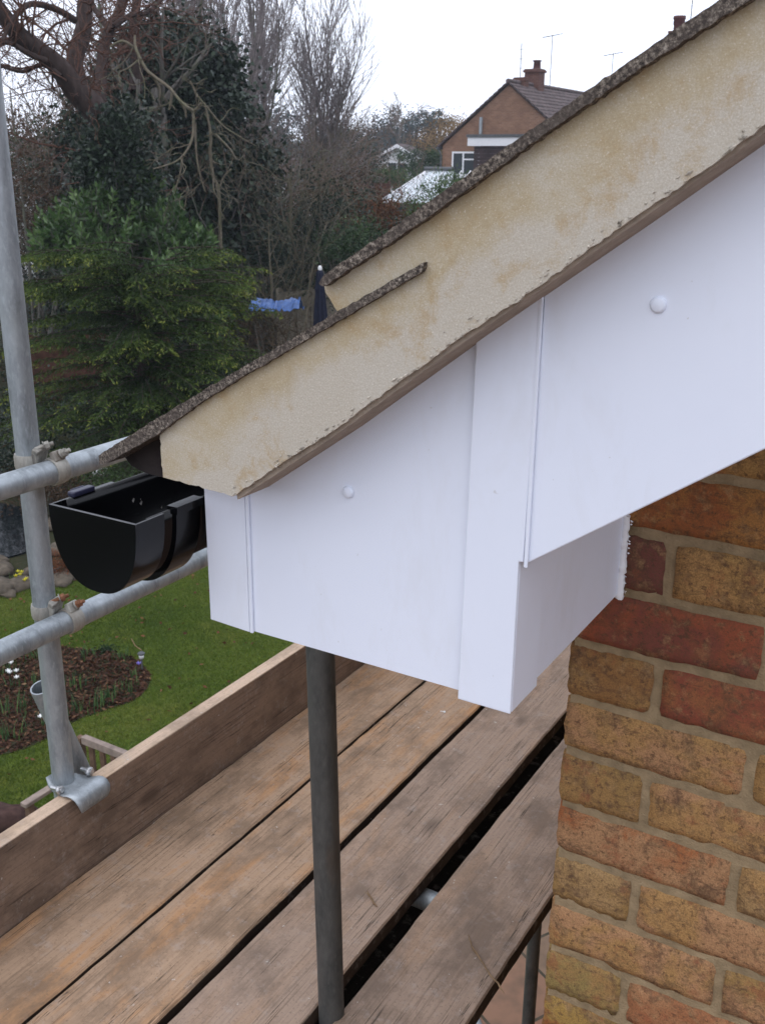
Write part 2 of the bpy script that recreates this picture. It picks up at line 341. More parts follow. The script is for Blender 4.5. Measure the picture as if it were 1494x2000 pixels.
M['stone'] = simple('garden_stone', (.10,.082,.062), .9, .2, var=.4, scale=12, bmp=.6, bscale=40)
M['dark_stone'] = simple('dark_stone', (.06,.035,.03), .9, .1, var=.4, scale=14)
M['tarp'] = simple('blue_tarpaulin', (.035,.09,.25), .4, .4, var=.35, scale=10, bmp=.5, bscale=20)
M['navy'] = simple('navy_canvas', (.012,.015,.032), .8, .2, var=.3, scale=8)
M['fence'] = simple('brown_fence_wood', (.085,.04,.028), .9, .1, var=.4, scale=9); M['fence_grey'] = simple('grey_fence_wood', (.17,.15,.115), .9, .1, var=.35, scale=9)
M['plastic_white'] = simple('white_plastic', (.8,.8,.8), .3, .4, var=.03)
M['straw'] = simple('dry_stem', (.22,.145,.085), .9, .1, var=.35, scale=60)
# ground
mt, n, b = newmat('soil_ground', 1, .1); v = coords(n, rnd=False)
c = ramp(n, noise(n, v, .6, 6, .6), [(.35, (.020,.024,.012)), (.55, (.035,.04,.018)), (.7, (.05,.042,.03))]); n.links.new(mix(n, ramp(n, noise(n, v, 14, 5), [(.45, 0), (.7, .6)]), c, (.055,.038,.025)), b.inputs['Base Color']); bump(n, b, noise(n, v, 10, 5), .8, .05); M['soil'] = mt
mt, n, b = newmat('lawn_turf', .95, .1); v = coords(n, rnd=False)
c = ramp(n, noise(n, v, 1.1, 5, .6), [(.34, (.066,.105,.014)), (.5, (.105,.145,.02)), (.66, (.15,.165,.03))]); c = mix(n, ramp(n, noise(n, v, 5, 5, .65), [(.5, 0), (.68, .6)]), c, (.035,.075,.012))
c = mix(n, ramp(n, noise(n, v, 70, 3, .7), [(.4, .5), (.65, 0)]), c, (.025,.045,.008)); n.links.new(c, b.inputs['Base Color']); bump(n, b, noise(n, v, 80, 4), .9, .02); M['lawn'] = mt
mt, n, b = newmat('patio_paving', .85, .2); v = coords(n, rnd=False, rot=(0,0,.5)); br = N(n, 'ShaderNodeTexBrick'); br.inputs['Scale'].default_value = 1; br.inputs['Brick Width'].default_value = .6; br.inputs['Row Height'].default_value = .6; br.inputs['Mortar Size'].default_value = .012; br.offset = 0
br.inputs['Color1'].default_value = (.26,.12,.075,1); br.inputs['Color2'].default_value = (.22,.15,.10,1); br.inputs['Mortar'].default_value = (.05,.045,.03,1); n.links.new(v, br.inputs['Vector'])
n.links.new(mix(n, ramp(n, noise(n, v, 5, 5), [(.45, 0), (.65, .6)]), br.outputs['Color'], (.12,.085,.06)), b.inputs['Base Color']); M['patio'] = mt
mt, n, b = newmat('pond_water', .06, .5); b.inputs['Base Color'].default_value = (.008,.011,.013,1); v = coords(n, rnd=False); bump(n, b, noise(n, v, 6, 3), .15, .02); M['water'] = mt
# ================================================================== SETTING
# ground: one polar sheet to the horizon
def polar_ground():
    rs = [0, 2, 4, 7, 10, 14, 18, 22, 26, 30, 35, 40, 46, 53, 61, 70, 85, 105, 130, 170, 230, 320, 450, 650, 900]; K = 72; V = [(CAM[0], CAM[1], 0)]; F = []
    for r in rs[1:]:
        for k in range(K):
            a = 2*math.pi*k/K; x = CAM[0]+r*math.cos(a); y = CAM[1]+r*math.sin(a); V.append((x, y, min(gz(x, y), 14)))
    mb = MB(); F = [(0, 1+k, 1+(k+1) % K) for k in range(K)]
    for i in range(len(rs)-2):
        for k in range(K): k2 = (k+1) % K; F.append((1+i*K+k, 1+(i+1)*K+k, 1+(i+1)*K+k2, 1+i*K+k2))
    mb.add(V, F, smooth=True); o = mb.build('ground', M['soil']); tag(o, kind='structure'); return o
polar_ground()
def smooth_closed(pts, k=6):
    out = []; n = len(pts)
    for i in range(n):
        p0, p1, p2, p3 = [np.array(pts[(i+j) % n][:2], float) for j in (-1, 0, 1, 2)]
        for q in range(k):
            t = q/k; out.append(tuple(.5*((2*p1)+(-p0+p2)*t+(2*p0-5*p1+4*p2-p3)*t*t+(-p0+3*p1-3*p2+p3)*t**3)))
    return out
far_edge = [g2(*p)[:2] for p in [(-420, 1190), (-200, 1175), (0, 1163), (75, 1150), (135, 1134), (200, 1120), (300, 1105), (420, 1090)]]
lawn_pts = [tuple(p) for p in far_edge]+[(-6.0, 13.5), (-3.2, 13.5), (-3.2, -6), (-14, -6)]
mb = MB(); mb.flat(lawn_pts, .004, .02); tag(mb.build('lawn', M['lawn']), kind='structure')
bed_px = [(0, 1300), (40, 1279), (110, 1268), (160, 1272), (215, 1278), (262, 1290), (292, 1318), (290, 1345), (262, 1372), (205, 1392), (150, 1412), (90, 1448), (40, 1470), (-20, 1480), (-140, 1470), (-240, 1420), (-220, 1350), (-100, 1310)]
bed_pts = smooth_closed([g2(*p) for p in bed_px], 4)
mb = MB(); mb.flat(bed_pts, .006, .028); tag(mb.build('flower_bed', M['soil']), kind='structure')
mb = MB(); mb.flat([(-3.19, -14), (14, -14), (14, -.02), (-.02, -.02), (-.02, 13), (-3.19, 13)], .003, .016); tag(mb.build('patio', M['patio']), kind='structure')  # unseen stretch before the gable, added to bounce light onto the side panel
pond = smooth_closed([g2(*p) for p in [(-180, 1010), (-60, 985), (30, 990), (85, 1015), (75, 1060), (40, 1085), (-60, 1100), (-180, 1090)]], 5)
mb = MB(); mb.flat(pond, .003, .03); tag(mb.build('pond_water', M['water']), kind='structure')
# ================================================================== FOREGROUND HOUSE
house = empty('brick_house', (0, 0, 0), 'brick house corner with new white plastic box end under a sloping roof verge', 'house')
Z = EYE                                       # heights below are given relative to eye level
YB, YV = -.307, -.357                          # bargeboard face, verge face
def inpoly(x, y, P):
    c = False; n = len(P); j = n-1
    for i in range(n):
        if ((P[i][1] > y) != (P[j][1] > y)) and x < (P[j][0]-P[i][0])*(y-P[i][1])/(P[j][1]-P[i][1])+P[i][0]: c = not c
        j = i
    return c
YEL = [(.40,.235,.085), (.43,.245,.095), (.36,.21,.08), (.40,.25,.11), (.44,.24,.12), (.33,.20,.075)]
RED = [(.30,.085,.045), (.26,.07,.045), (.36,.12,.045), (.21,.065,.05), (.38,.17,.075)]
def brick_wall():
    V, F, A, B = [], [], [], []
    def brick(o, ux, uy, L, H, ca, cb, near):
        nx, nz = (14, 6) if near else (1, 1); dz = .0045 if near else 0
        o = np.array(o); ux = np.array(ux); uy = np.array(uy); uz = np.array([0, 0, 1.]); n0 = len(V); r = .0022
        # front grid, rounded rim pushed back
        j = rng.normal(0, .0014 if near else .0008, 3); L = L+.002; H = H+.002
        for a in range(nx+3):
            for c in range(nz+3):
                s = min(max(a-1, 0), nx)/nx; t = min(max(c-1, 0), nz)/nz
                ea = a in (0, nx+2); ec = c in (0, nz+2)
                back = .014 if (ea or ec) else 0
                x = r+s*(L-2*r); z = r+t*(H-2*r)
                if a == 0: x = 0
                if a == nx+2: x = L
                if c == 0: z = 0
                if c == nz+2: z = H
                q = 0
                if near:
                    q = rng.normal(0, .0006)
                    if a in (1, nx+1) or c in (1, nz+1): q -= .0012+abs(rng.normal(0, .0012))
                    if a in (0, 1, nx+1, nx+2): x += rng.normal(0, .0007)
                    if c in (0, 1, nz+1, nz+2): z += rng.normal(0, .0009)
                    if (a, c) in ((0, 0), (1, 1), (nx+1, nz+1), (nx+2, nz+2), (0, nz+2), (1, nz+1), (nx+2, 0), (nx+1, 1)): x += (.003 if a < 3 else -.003)*rng.random(); z += (.003 if c < 3 else -.003)*rng.random()
                V.append(o+ux*x+uz*z+uy*(q+j[0]-back)); A.append(ca); B.append(cb)
        W = nz+3
        for a in range(nx+2):
            for c in range(nz+2): k = n0+a*W+c; F.append((k, k+W, k+W+1, k+1))
    special = {}   # (row, index) -> colours ; row r has bottom at -0.687-0.075*r
    special[(0, 0)] = (YEL[1], YEL[4]); special[(1, 0)] = (YEL[5], YEL[2]); special[(1, 1)] = (YEL[4], YEL[1]); special[(2, 0)] = (YEL[4], (.36,.125,.05)); special[(3, 0)] = (YEL[3], YEL[5]); special[(3, 1)] = (YEL[1], YEL[4])
    special[(4, 0)] = (YEL[1], YEL[4]); special[(5, 0)] = ((.30,.22,.08), YEL[2]); special[(5, 1)] = ((.36,.15,.07), YEL[4]); special[(6, 0)] = ((.38,.24,.07), (.30,.10,.035))
    special[(-1, 0)] = (YEL[2], (.30,.155,.06)); special[(-1, 1)] = (RED[1], (.32,.12,.055)); special[(-2, 0)] = (RED[3], RED[0]); special[(-3, 0)] = ((.15,.06,.045), (.17,.06,.05)); special[(-3, 1)] = (YEL[0], YEL[1])
    special[(-4, 0)] = ((.36,.17,.055), (.30,.105,.04)); special[(0, 1)] = (YEL[1], YEL[2]); special[(-2, 1)] = (RED[1], YEL[4]); special[(2, 1)] = (YEL[1], YEL[3]); special[(4, 1)] = (YEL[4], YEL[5]); special[(-5, 0)] = (RED[3], RED[0]); special[(-5, 1)] = (YEL[0], RED[2])
    def roofz(x): return -.315+.7*(x+.253)-.02
    for row in range(-46, 67):
        zb = -.762-.075*(row-0)+.005+.0   # bottom of brick row
        zb = -.682-.075*row
        if zb+Z < .0: continue
        x = 0.; head = (row % 2 == 1); i = 0; c0 = None
        while x < 3.4:
            L = .1025 if (head and i == 0) else .215
            if zb+.065 < roofz(x)+.12:
                near = x < 1.0 and -1.7 < zb < 0.05
                if (row, i) in special: ca, cb = special[(row, i)]
                else:
                    pal = YEL if random.random() < .66 else RED; ca = random.choice(pal); cb = random.choice(YEL if random.random() < .6 else RED)
                if i == 0: c0 = (ca, cb)
                brick((x, 0, zb+Z), (1,0,0), (0,-1,0), L, .065, ca, cb, near)
            x += L+.010; i += 1
        # return wall, facing -X
        y = .0; i = 0; head = not head
        while y < 6.0 and zb < -.45:
            L = .1025 if (head and i == 0) else .215
            ca, cb = random.choice(YEL if random.random() < .66 else RED), random.choice(YEL)
            if i == 0 and c0: ca, cb = c0
            e = .0125 if i == 0 else 0
            brick((0.001, y+L, zb+Z), (0,-1,0), (-1,0,0), L-e, .065, ca, cb, False)
            y += L+.010; i += 1
    me = bpy.data.meshes.new('wall'); me.from_pydata([tuple(p) for p in V], [], F); me.materials.append(M['brick'])
    for nm, arr in (('ca', A), ('cb', B)):
        a = me.attributes.new(nm, 'FLOAT_COLOR', 'POINT'); a.data.foreach_set('color', np.hstack([np.array(arr), np.ones((len(arr), 1))]).astype(np.float32).ravel())
    me.polygons.foreach_set('use_smooth', [True]*len(F)); o = bpy.data.objects.new('wall', me); link(o, house)
    mb = MB(); mb.prism([(.006, 0), (3.4, 0), (3.4, Z+2.2), (.6, Z+.2), (.006, Z-.20)], .0038, .12); mb.box((.0065, .12, 0), (.12, 6, Z-.42))
    mb.build('mortar_joints', M['joint'], o)
brick_wall()
def vp(pts, y=YV): return [(lambda q: (q[0], q[2]))(on_y(px, py, y)) for px, py in pts]
def jag(pts, step=.006, amp=.0012, closed=True):
    out = []; n = len(pts)
    for i in range(n if closed else n-1):
        a = np.array(pts[i]); b_ = np.array(pts[(i+1) % n]); L = np.linalg.norm(b_-a); k = max(1, int(L/step))
        for q in range(k):
            p = a+(b_-a)*q/k
            if q: p = p+rng.normal(0, amp, 2)
            out.append(tuple(p))
    return out
roof = bpy.data.objects.new('roof', None); link(roof, house)
# --- verge mortar
low_edge = [(457,969),(560,898),(645,845),(802,730),(900,659),(1067,549),(1158,480),(1238,424),(1377,330),(1494,242),(1640,130),(1900,-70)]
lower_tile_bot = [(799,547),(720,593),(650,634),(580,675),(478,734),(400,782),(312,842)]
upper_tile_bot = [(2000,-340),(1600,-95),(1462,0),(1297,102),(1138,208),(935,352),(838,421),(749,481),(667,535),(633,557)]
mort = [(319,932)]+low_edge
face = vp([(313,850),(316,900),(319,932)])+vp(low_edge)
top = vp(upper_tile_bot)
hook = vp([(636,572),(648,590),(655,603),(664,613),(640,640),(580,675),(478,728),(400,778),(330,835)])
outline = face+top+hook
def displaced_face(outline, y0, y1, name, mat, parent, cell=.007, amp=.0012, jagamp=.0011):
    """a solid plate whose front face is a fine, uneven grid"""
    pl = jag(outline, .004, .00045)
    mb = MB(); mb.prism(pl, y0, y1); o = mb.build(name, mat, parent); return o
displaced_face(outline, YV, YB-.001, 'verge_mortar', M['mortar'], roof)
# rough crumbs along the lower arris
mb = MB()
le = vp(low_edge)
for i in range(len(le)-1):
    a = np.array(le[i]); b_ = np.array(le[i+1]); L = np.linalg.norm(b_-a)
    for q in range(int(L/.004)):
        p = a+(b_-a)*rng.random(); s = abs(rng.normal(0, .0004))+.0004; u = (b_-a)/L; nrm = np.array([-u[1], u[0]]); p = p+nrm*abs(rng.normal(0, .003))
        c = np.array([p[0], YV-s*.2, p[1]]); l2 = s*rng.uniform(1, 3.5)
        mb.add([c+np.array([-u[0]*l2, 0, -u[1]*l2]), c+np.array([nrm[0]*s, -s*.6, nrm[1]*s]), c+np.array([u[0]*l2, 0, u[1]*l2]), c+np.array([-nrm[0]*s, -s*.6, -nrm[1]*s]), c+np.array([0, -s*1.3, 0])], [(0,1,4),(1,2,4),(2,3,4),(3,0,4)])
mb.build('crumbs', M['crumb'], roof)
# undercloak board beneath the mortar
uc = vp([(1900,-66),(1494,246),(1238,428),(900,663),(645,849),(459,972)]); uc = [(x-.0015, z+.0035) for x, z in uc]; off = np.array([.0025, -.0065])
mb = MB(); mb.prism(uc+[(x+off[0]*.6, z+off[1]) for x, z in uc[::-1]], YV+.004, YB+.02); mb.build('undercloak', M['undercloak'], roof)
# --- tiles: long slabs running along the eaves
lower_top = [(196,889),(240,860),(290,829),(380,774),(478,716),(580,657),(659,609),(788,536),(830,512)]
lower = vp([(198,906)]+lower_top, YV-.004)+vp([(826,530)]+lower_tile_bot[:-1]+[(310,848),(260,876),(212,904)], YV-.004)
t1 = bpy.data.objects.new('tile_course', None); link(t1, roof)
def slab(poly, name, parent, mat_edge, y0, y1=6.0):
    mb = MB(); pj = jag(poly, .0035, .00035); n_ = len(pj)
    cx_ = np.mean([p[0] for p in pj]); cz_ = np.mean([p[1] for p in pj])
    mb.prism(pj, y0, y0+.03, 0); mb.build('tile_edge', mat_edge, parent)
    mb = MB(); mb.prism(poly, y0+.031, y1, 0); mb.build('tiles', M['tile'], parent)
slab(lower, 'tile', t1, M['lichen'], YV-.006)
upper = vp([(627,552),(636,537),(706,489),(813,414),(1019,268),(1138,185),(1288,81),(1407,0),(1600,-130),(2000,-400)], YV-.006)+vp([(2000,-336),(1600,-92),(1462,4),(1297,106),(1138,212),(935,356),(838,425),(749,485),(667,539),(636,559),(629,556)], YV-.006)
t2 = bpy.data.objects.new('tile_course', None); link(t2, roof); slab(upper, 'tile', t2, M['lichen'], YV-.009)
# rest of the slope behind
mb = MB(); mb.prism([(.0, Z-.118), (3.5, Z+2.33), (3.5, Z+2.37), (.0, Z-.06)], YB+.01, 6); 
for k in range(9):
    x0 = .23+.285*k; z0 = Z+.118+.7*(x0-.23)-.006; mb.prism([(x0, z0+.02), (x0+.34, z0+.25), (x0+.34, z0+.235), (x0, z0)], YV+.0-.004, 6)
mb.build('roof_slope', M['tile'], roof)
# felt and tile underside at the eaves
mb = MB(); fp = vp([(316,850),(236,893),(250,912),(275,925),(300,932),(318,936)], -.34); mb.prism(fp, -.335, 6); mb.build('eaves_felt', M['felt'], roof)
mb = MB(); mb.prism([(-.30, Z-.30), (-.285, Z-.27), (-.02, Z-.085), (.3, Z+.14), (.3, Z+.02), (-.05, Z-.2)], YB+.012, 6); mb.build('rafter_feet', M['felt'], roof)
# --- white boards
zb_ = lambda px, py, y=YB: on_y(px, py, y)[2]
be = bpy.data.objects.new('box_end', None); link(be, house)
xs = dict(l=-.287, t=-.2355, m=.0065, r=.059)
roofline = lambda x: Z-.315+.706*(x+.253)-.0+.02
mb = MB(); mb.prism([(xs['t']-.012, Z-.4585), (xs['m']+.02, Z-.4585), (xs['m']+.02, roofline(xs['m']+.02)), (xs['t']-.012, roofline(xs['t']-.012))], YB+.0025, YB+.012); mb.build('end_panel', M['pvc'], be)
mb = MB(); mb.prism([(xs['l'], Z-.4575), (xs['t'], Z-.4595), (xs['t'], roofline(xs['t'])), (xs['l'], Z-.300)], YB-.0005, YB+.0015); mb.prism([(xs['l'], Z-.4575), (xs['l']+.002, Z-.4575), (xs['l']+.002, Z-.30), (xs['l'], Z-.30)], YB+.002, YB+.05)
mb.build('corner_trim', M['pvc'], be, bevel=.0006)
mb = MB(); mb.box((xs['t']+.0008, YB-.0008, Z-.4597), (xs['t']+.0045, YB+.002, roofline(xs['t'])-.006)); mb.build('cover_strip', M['pvc'], be, bevel=.0006)
# right corner trim wraps the corner
mb = MB(); mb.prism([(xs['m'], Z-.4645), (xs['r'], Z-.4645), (xs['r'], Z-.318), (xs['r']+.004, Z-.318), (xs['r']+.0075, roofline(.066)-.0), (xs['m']+.005, roofline(xs['m']))], YB-.0035, YB-.0005)
mb.box((xs['r']-.0028, YB, Z-.4645), (xs['r'], YB+.058, Z-.2)); mb.build('corner_trim', M['pvc'], be, bevel=.0012)
mb = MB(); mb.box((xs['r']-.012, YB+.02, Z-.462), (xs['r']-.0045, .002, Z-.2)); mb.build('side_panel', M['pvc'], be)
mb = MB(); mb.box((xs['l']+.004, YB+.0135, Z-.4575), (xs['r']-.013, .0, Z-.4485)); mb.build('soffit', M['pvc'], be)
# bargeboard
bb = on_y(1025, 1100, YB); sl = .712
mb = MB(); mb.prism([(xs['r']+.0045, Z-.3205), (3.4, Z-.3205+sl*(3.4-xs['r'])), (3.4, roofline(3.4)), (xs['r']+.008, roofline(xs['r']+.008))], YB-.0008, YB+.0085)
brg = mb.build('bargeboard', M['pvc'], house, bevel=.0012)
mb = MB(); mb.box((xs['r']+.0048, YB-.0040, Z-.322), (xs['r']+.0082, YB-.0012, roofline(.066)-.008)); mb.build('cover_strip', M['pvc'], brg, bevel=.0008)
mb = MB(); mb.prism([(xs['r'], Z-.3165), (3.4, Z-.3165+sl*(3.4-xs['r'])), (3.4, Z-.3085+sl*(3.4-xs['r'])), (xs['r'], Z-.3085)], YB+.009, .0); mb.build('barge_soffit', M['pvc'], brg)
def cap(px, py, r):
    p = on_y(px, py, YB); mb = MB(); mb.lathe([(0.0001, .0034), (r*.72, .0034), (r*.80, .0030), (r, .0008), (r, 0)], (p[0], YB-.0006 if px > 1100 else YB+.0022, p[2]), (0,-1,0), 28); return mb
cap(678, 962, .0060).build('screw_cap', M['pvc'], be); cap(1286, 595, .0063).build('screw_cap', M['pvc'], brg)
mb = MB(); 
pts = []
for k in range(34):
    t = k/33; pts.append((xs['r']-.002+rng.normal(0, .0006), -.004+rng.normal(0, .0006), Z-.366-.1*t))
mb.tube(pts, [.0042+abs(rng.normal(0, .0006)) for _ in pts], 8)
for k in range(16):
    t = rng.random(); s = rng.uniform(.0006, .0016); p = np.array([xs['r']+.0015+rng.random()*.0035, -.0035-rng.random()*.002, Z-.366-.1*t]); mb.add([p+(-s,0,0), p+(0,-s*.5,s), p+(s*1.3,0,0), p+(0,-s*.5,-s*.8)], [(0,3,2,1)])
mb.build('sealant_bead', M['sealant'], be)
mb = MB(); mb.box((-.287, YB+.014, Z-.4575), (-.279, 6, Z-.30)); fas = mb.build('fascia', M['pvc'], house)
mb = MB(); mb.box((-.2785, .001, Z-.4575), (-.0005, 6, Z-.4485)); mb.build('eaves_soffit', M['pvc'], house)
# --- gutter
GX, GZ, GW, GD = -.3605, Z-.329, .0565, .080
def gprof(w=GW, d=GD, n_=30, e=2.35):
    out = []
    for k in range(n_+1):
        a = math.pi*k/n_; cx_, sx_ = math.cos(a), math.sin(a)
        out.append((GX-math.copysign(abs(cx_)**(2/e), cx_)*w, GZ-abs(sx_)**(2/e)*d))
    return out
def shell(mb, po, pi, y0, y1):
    n_ = len(po); vs = [(x, y0, z) for x, z in po]+[(x, y1, z) for x, z in po]+[(x, y0, z) for x, z in pi]+[(x, y1, z) for x, z in pi]; fs = []
    for i in range(n_-1): fs += [(i, i+1, n_+i+1, n_+i), (2*n_+i, 3*n_+i, 3*n_+i+1, 2*n_+i+1), (i, 2*n_+i, 2*n_+i+1, i+1), (n_+i, n_+i+1, 3*n_+i+1, 3*n_+i)]
    fs += [(0, n_, 3*n_, 2*n_), (n_-1, 3*n_-1, 4*n_-1, 2*n_-1)]
    mb.add(vs, fs, smooth=True)
gut = bpy.data.objects.new('gutter', None); link(gut, house)
mb = MB(); shell(mb, gprof(), gprof(GW-.0026, GD-.0026), -.372, 6.0); mb.build('gutter_channel', M['black_pvc'], gut)
mb = MB(); po = gprof(GW+.0028, GD+.003); mb.prism(po[::-1], -.392, -.3885); shell(mb, po, gprof(GW+.0002, GD+.0003), -.3884, -.352); st_ = mb.build('stop_end', M['black_pvc'], gut)
em = st_.modifiers.new('e', 'EDGE_SPLIT'); em.split_angle = math.radians(50)
mb = MB(); shell(mb, gprof(GW+.006, GD+.008), gprof(GW+.0005, GD+.0005), -.338, -.302); mb.box((GX+GW-.004, -.34, GZ-.004), (GX+GW+.009, -.300, GZ+.004)); br_ = mb.build('gutter_bracket', M['black_pvc'], gut)
em = br_.modifiers.new('e', 'EDGE_SPLIT'); em.split_angle = math.radians(50)
p = on_z(160, 960, GZ+.002)
mb = MB(); mb.box((GX-GW-.004, -.366, GZ+.0005), (GX-GW+.006, -.336, GZ+.0065)); mb.box((GX-GW-.0065, -.360, GZ-.006), (GX-GW-.003, -.342, GZ+.007)); mb.build('gutter_clip', M['clip_pvc'], gut, bevel=.002)
mb = MB()
for k in range(9):
    y = rng.uniform(-.33, -.20); t = rng.uniform(.0, .10); pi_ = gprof(GW-.0034, GD-.0034, 120); i = int(rng.integers(8, 42)); x, z = pi_[i]; s = rng.uniform(.0005, .0024)**1.0
    q_ = rng.uniform(.4, 1.3); mb.add([(x+.0008, y-s*q_, z-s*.3), (x+.0012, y+s*.2, z+s*1.2), (x+.0008, y+s*1.1, z+s*.3), (x+.0012, y-s*.1, z-s*1.6)], [(0,1,2,3)])
mb.build('mortar_splash', M['splash'], gut)
# ================================================================== SCAFFOLD
R_ = .02415
DK = -1.52                                     # deck top rel. eye
def tube_thing(name, a, b_, mat, label, cat='scaffold tube', r=R_, group='scaffold tubes', hollow=True):
    mb = MB(); a = np.array(a, float); b_ = np.array(b_, float); u = (b_-a)/np.linalg.norm(b_-a); mb.tube([a, b_], r, 32, cap=False)
    mb.tube([b_, a], r-.0035, 24, cap=False)
    for e, s in ((a, -1), (b_, 1)):
        up = Vector(u).orthogonal().normalized(); sd2 = Vector(u).cross(up); vs = []
        for rr in (r, r-.0035):
            for k in range(24): q = 2*math.pi*k/24; vs.append(Vector(e)+(up*math.cos(q)+sd2*math.sin(q))*rr)
        mb.add(vs, [(k, (k+1) % 24, 24+(k+1) % 24, 24+k) for k in range(24)])
    return tag(mb.build(name, mat), label, cat, group)
tube_thing('scaffold_tube', (-1.245, .268, .02), (-1.245, .268, Z+1.3), M['galv'], 'upright galvanised tube at the left edge, behind both guard rails')
tube_thing('scaffold_tube', (-1.193, -2.2, Z-.586), (-1.193, 3.6, Z-.590), M['galv'], 'upper horizontal galvanised guard rail passing behind the gutter')
tube_thing('scaffold_tube', (-1.193, -2.4, Z-.914), (-1.193, 3.6, Z-.918), M['galv'], 'lower horizontal galvanised guard rail crossing below the gutter')
tube_thing('scaffold_tube', (-.389, .180, .02), (-.508, .204, Z-.30), M['galv_dark'], 'dark weathered upright tube rising through the boards under the white box end')
tube_thing('scaffold_tube', (-1.296, .276, Z-1.100), (-1.296, .470, Z-1.70), M['galv'], 'short leaning galvanised tube tucked behind the upright at the toe board')
tube_thing('scaffold_tube', (-1.40, .64, Z-1.59), (-.275, .64, Z-1.59), M['galv'], 'pale horizontal tube seen through the dark gap between the boards')
pp = at(1038, 1870, 1); v1 = ray(1038, 1900); q1 = CAM+v1*3.8
tube_thing('scaffold_tube', (q1[0], q1[1], .02), (q1[0], q1[1], Z-2.05), M['galv_dark'], 'slim dark upright tube standing on the patio beside the brick wall')
q2 = CAM+ray(955, 1992)*4.3
tube_thing('scaffold_tube', (q2[0]-.45, q2[1]+.35, q2[2]+.1), (q2[0]+.7, q2[1]-.75, q2[2]-.16), M['galv'], 'small bluish tube low down at the bottom edge beneath the boards', r=.02)
# boards
M['board_side'] = wood('dark_board_side', (.055,.038,.028), (.025,.018,.014), (.10,.06,.035), crack=False, amt=.3)  # much darker wood for board sides and undersides
def board(name, x0, x1, y0, y1, zt, th, mat, label, cat, group='deck of scaffold boards', parent=None, upright=False, mats=None):
    mb = MB(); ny = int((y1-y0)/.04); wx = x1-x0; V = []; F = []
    prof = [(0, -th), (0, -.004), (.0035, 0), (wx*.25, 0), (wx*.5, 0), (wx*.75, 0), (wx-.0035, 0), (wx, -.004), (wx, -th)]; K = len(prof)
    e1 = np.cumsum(rng.normal(0, .0005, ny+1)); e2 = np.cumsum(rng.normal(0, .0005, ny+1)); e1 -= np.linspace(e1[0], e1[-1], ny+1); e2 -= np.linspace(e2[0], e2[-1], ny+1)
    for i in range(ny+1):
        y = y0+(y1-y0)*i/ny; c1_ = e1[i]+(abs(rng.normal(0, .0009))); c2_ = e2[i]-(abs(rng.normal(0, .0009)))
        for j, (px_, pz_) in enumerate(prof):
            dx = c1_*(1-px_/wx)+c2_*px_/wx; dz = rng.normal(0, .0006) if 1 < j < 7 else 0
            V.append((x0+px_+dx, y, zt+pz_+dz))
    for i in range(ny):
        for j in range(K): j2 = (j+1) % K; F.append((i*K+j, i*K+j2, (i+1)*K+j2, (i+1)*K+j))
    F += [tuple(range(K-1, -1, -1)), tuple(ny*K+j for j in range(K))]; mb.add(V, F)
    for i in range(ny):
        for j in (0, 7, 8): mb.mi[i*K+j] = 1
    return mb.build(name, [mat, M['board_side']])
zz = Z+DK
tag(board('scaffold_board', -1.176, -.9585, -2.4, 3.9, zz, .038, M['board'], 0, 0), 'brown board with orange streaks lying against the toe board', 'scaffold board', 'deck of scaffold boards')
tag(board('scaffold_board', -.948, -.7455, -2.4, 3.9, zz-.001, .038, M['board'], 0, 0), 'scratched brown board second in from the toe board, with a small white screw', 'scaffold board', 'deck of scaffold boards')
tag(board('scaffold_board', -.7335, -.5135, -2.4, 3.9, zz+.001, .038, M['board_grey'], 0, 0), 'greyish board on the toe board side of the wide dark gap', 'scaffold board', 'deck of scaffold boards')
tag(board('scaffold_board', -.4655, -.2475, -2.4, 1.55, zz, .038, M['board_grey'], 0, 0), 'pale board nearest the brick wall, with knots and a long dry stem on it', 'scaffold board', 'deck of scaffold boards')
tag(board('scaffold_board', -.735, -.512, .55, 3.9, zz-.17, .038, M['gap_shade'], 0, 0), 'added near-black board standing in for the shade beneath the wide gap', 'scaffold board', 'deck of scaffold boards')  # this board and the next are added so the gap looks shaded
tag(board('scaffold_board', -.735, -.512, -2.4, .546, zz-.17, .038, M['gap_shade'], 0, 0), 'nearer added near-black board standing in for shade by the foot of the dark upright', 'scaffold board', 'deck of scaffold boards')
# toe board on edge
toe = empty('toe_board', (-1.2, 0, zz), 'plank standing on edge along the outer side of the deck with pale top edge', 'toe board')
mb = MB(); ny = 120; V = []; F = []
for i in range(ny+1):
    y = -2.4+6.3*i/ny; w1 = rng.normal(0, .0006); w2 = rng.normal(0, .0006)
    for x, z in ((-1.216, zz-.05), (-1.1775, zz-.05), (-1.178+w1, zz+.196), (-1.216, zz+.196)): V.append((x, y, z))
for i in range(ny):
    for j in range(4):
        j2 = (j+1) % 4; F.append((i*4+j, i*4+j2, (i+1)*4+j2, (i+1)*4+j))
F += [(3,2,1,0), (ny*4, ny*4+1, ny*4+2, ny*4+3)]; mb.add(V, F); mb.build('plank', M['toe'], toe, bevel=.002)
mb = MB(); mb.box((-1.2155, -2.4, zz+.1955), (-1.1785, 3.9, zz+.1985)); mb.build('top_edge', M['toe_top'], toe, bevel=.0012)
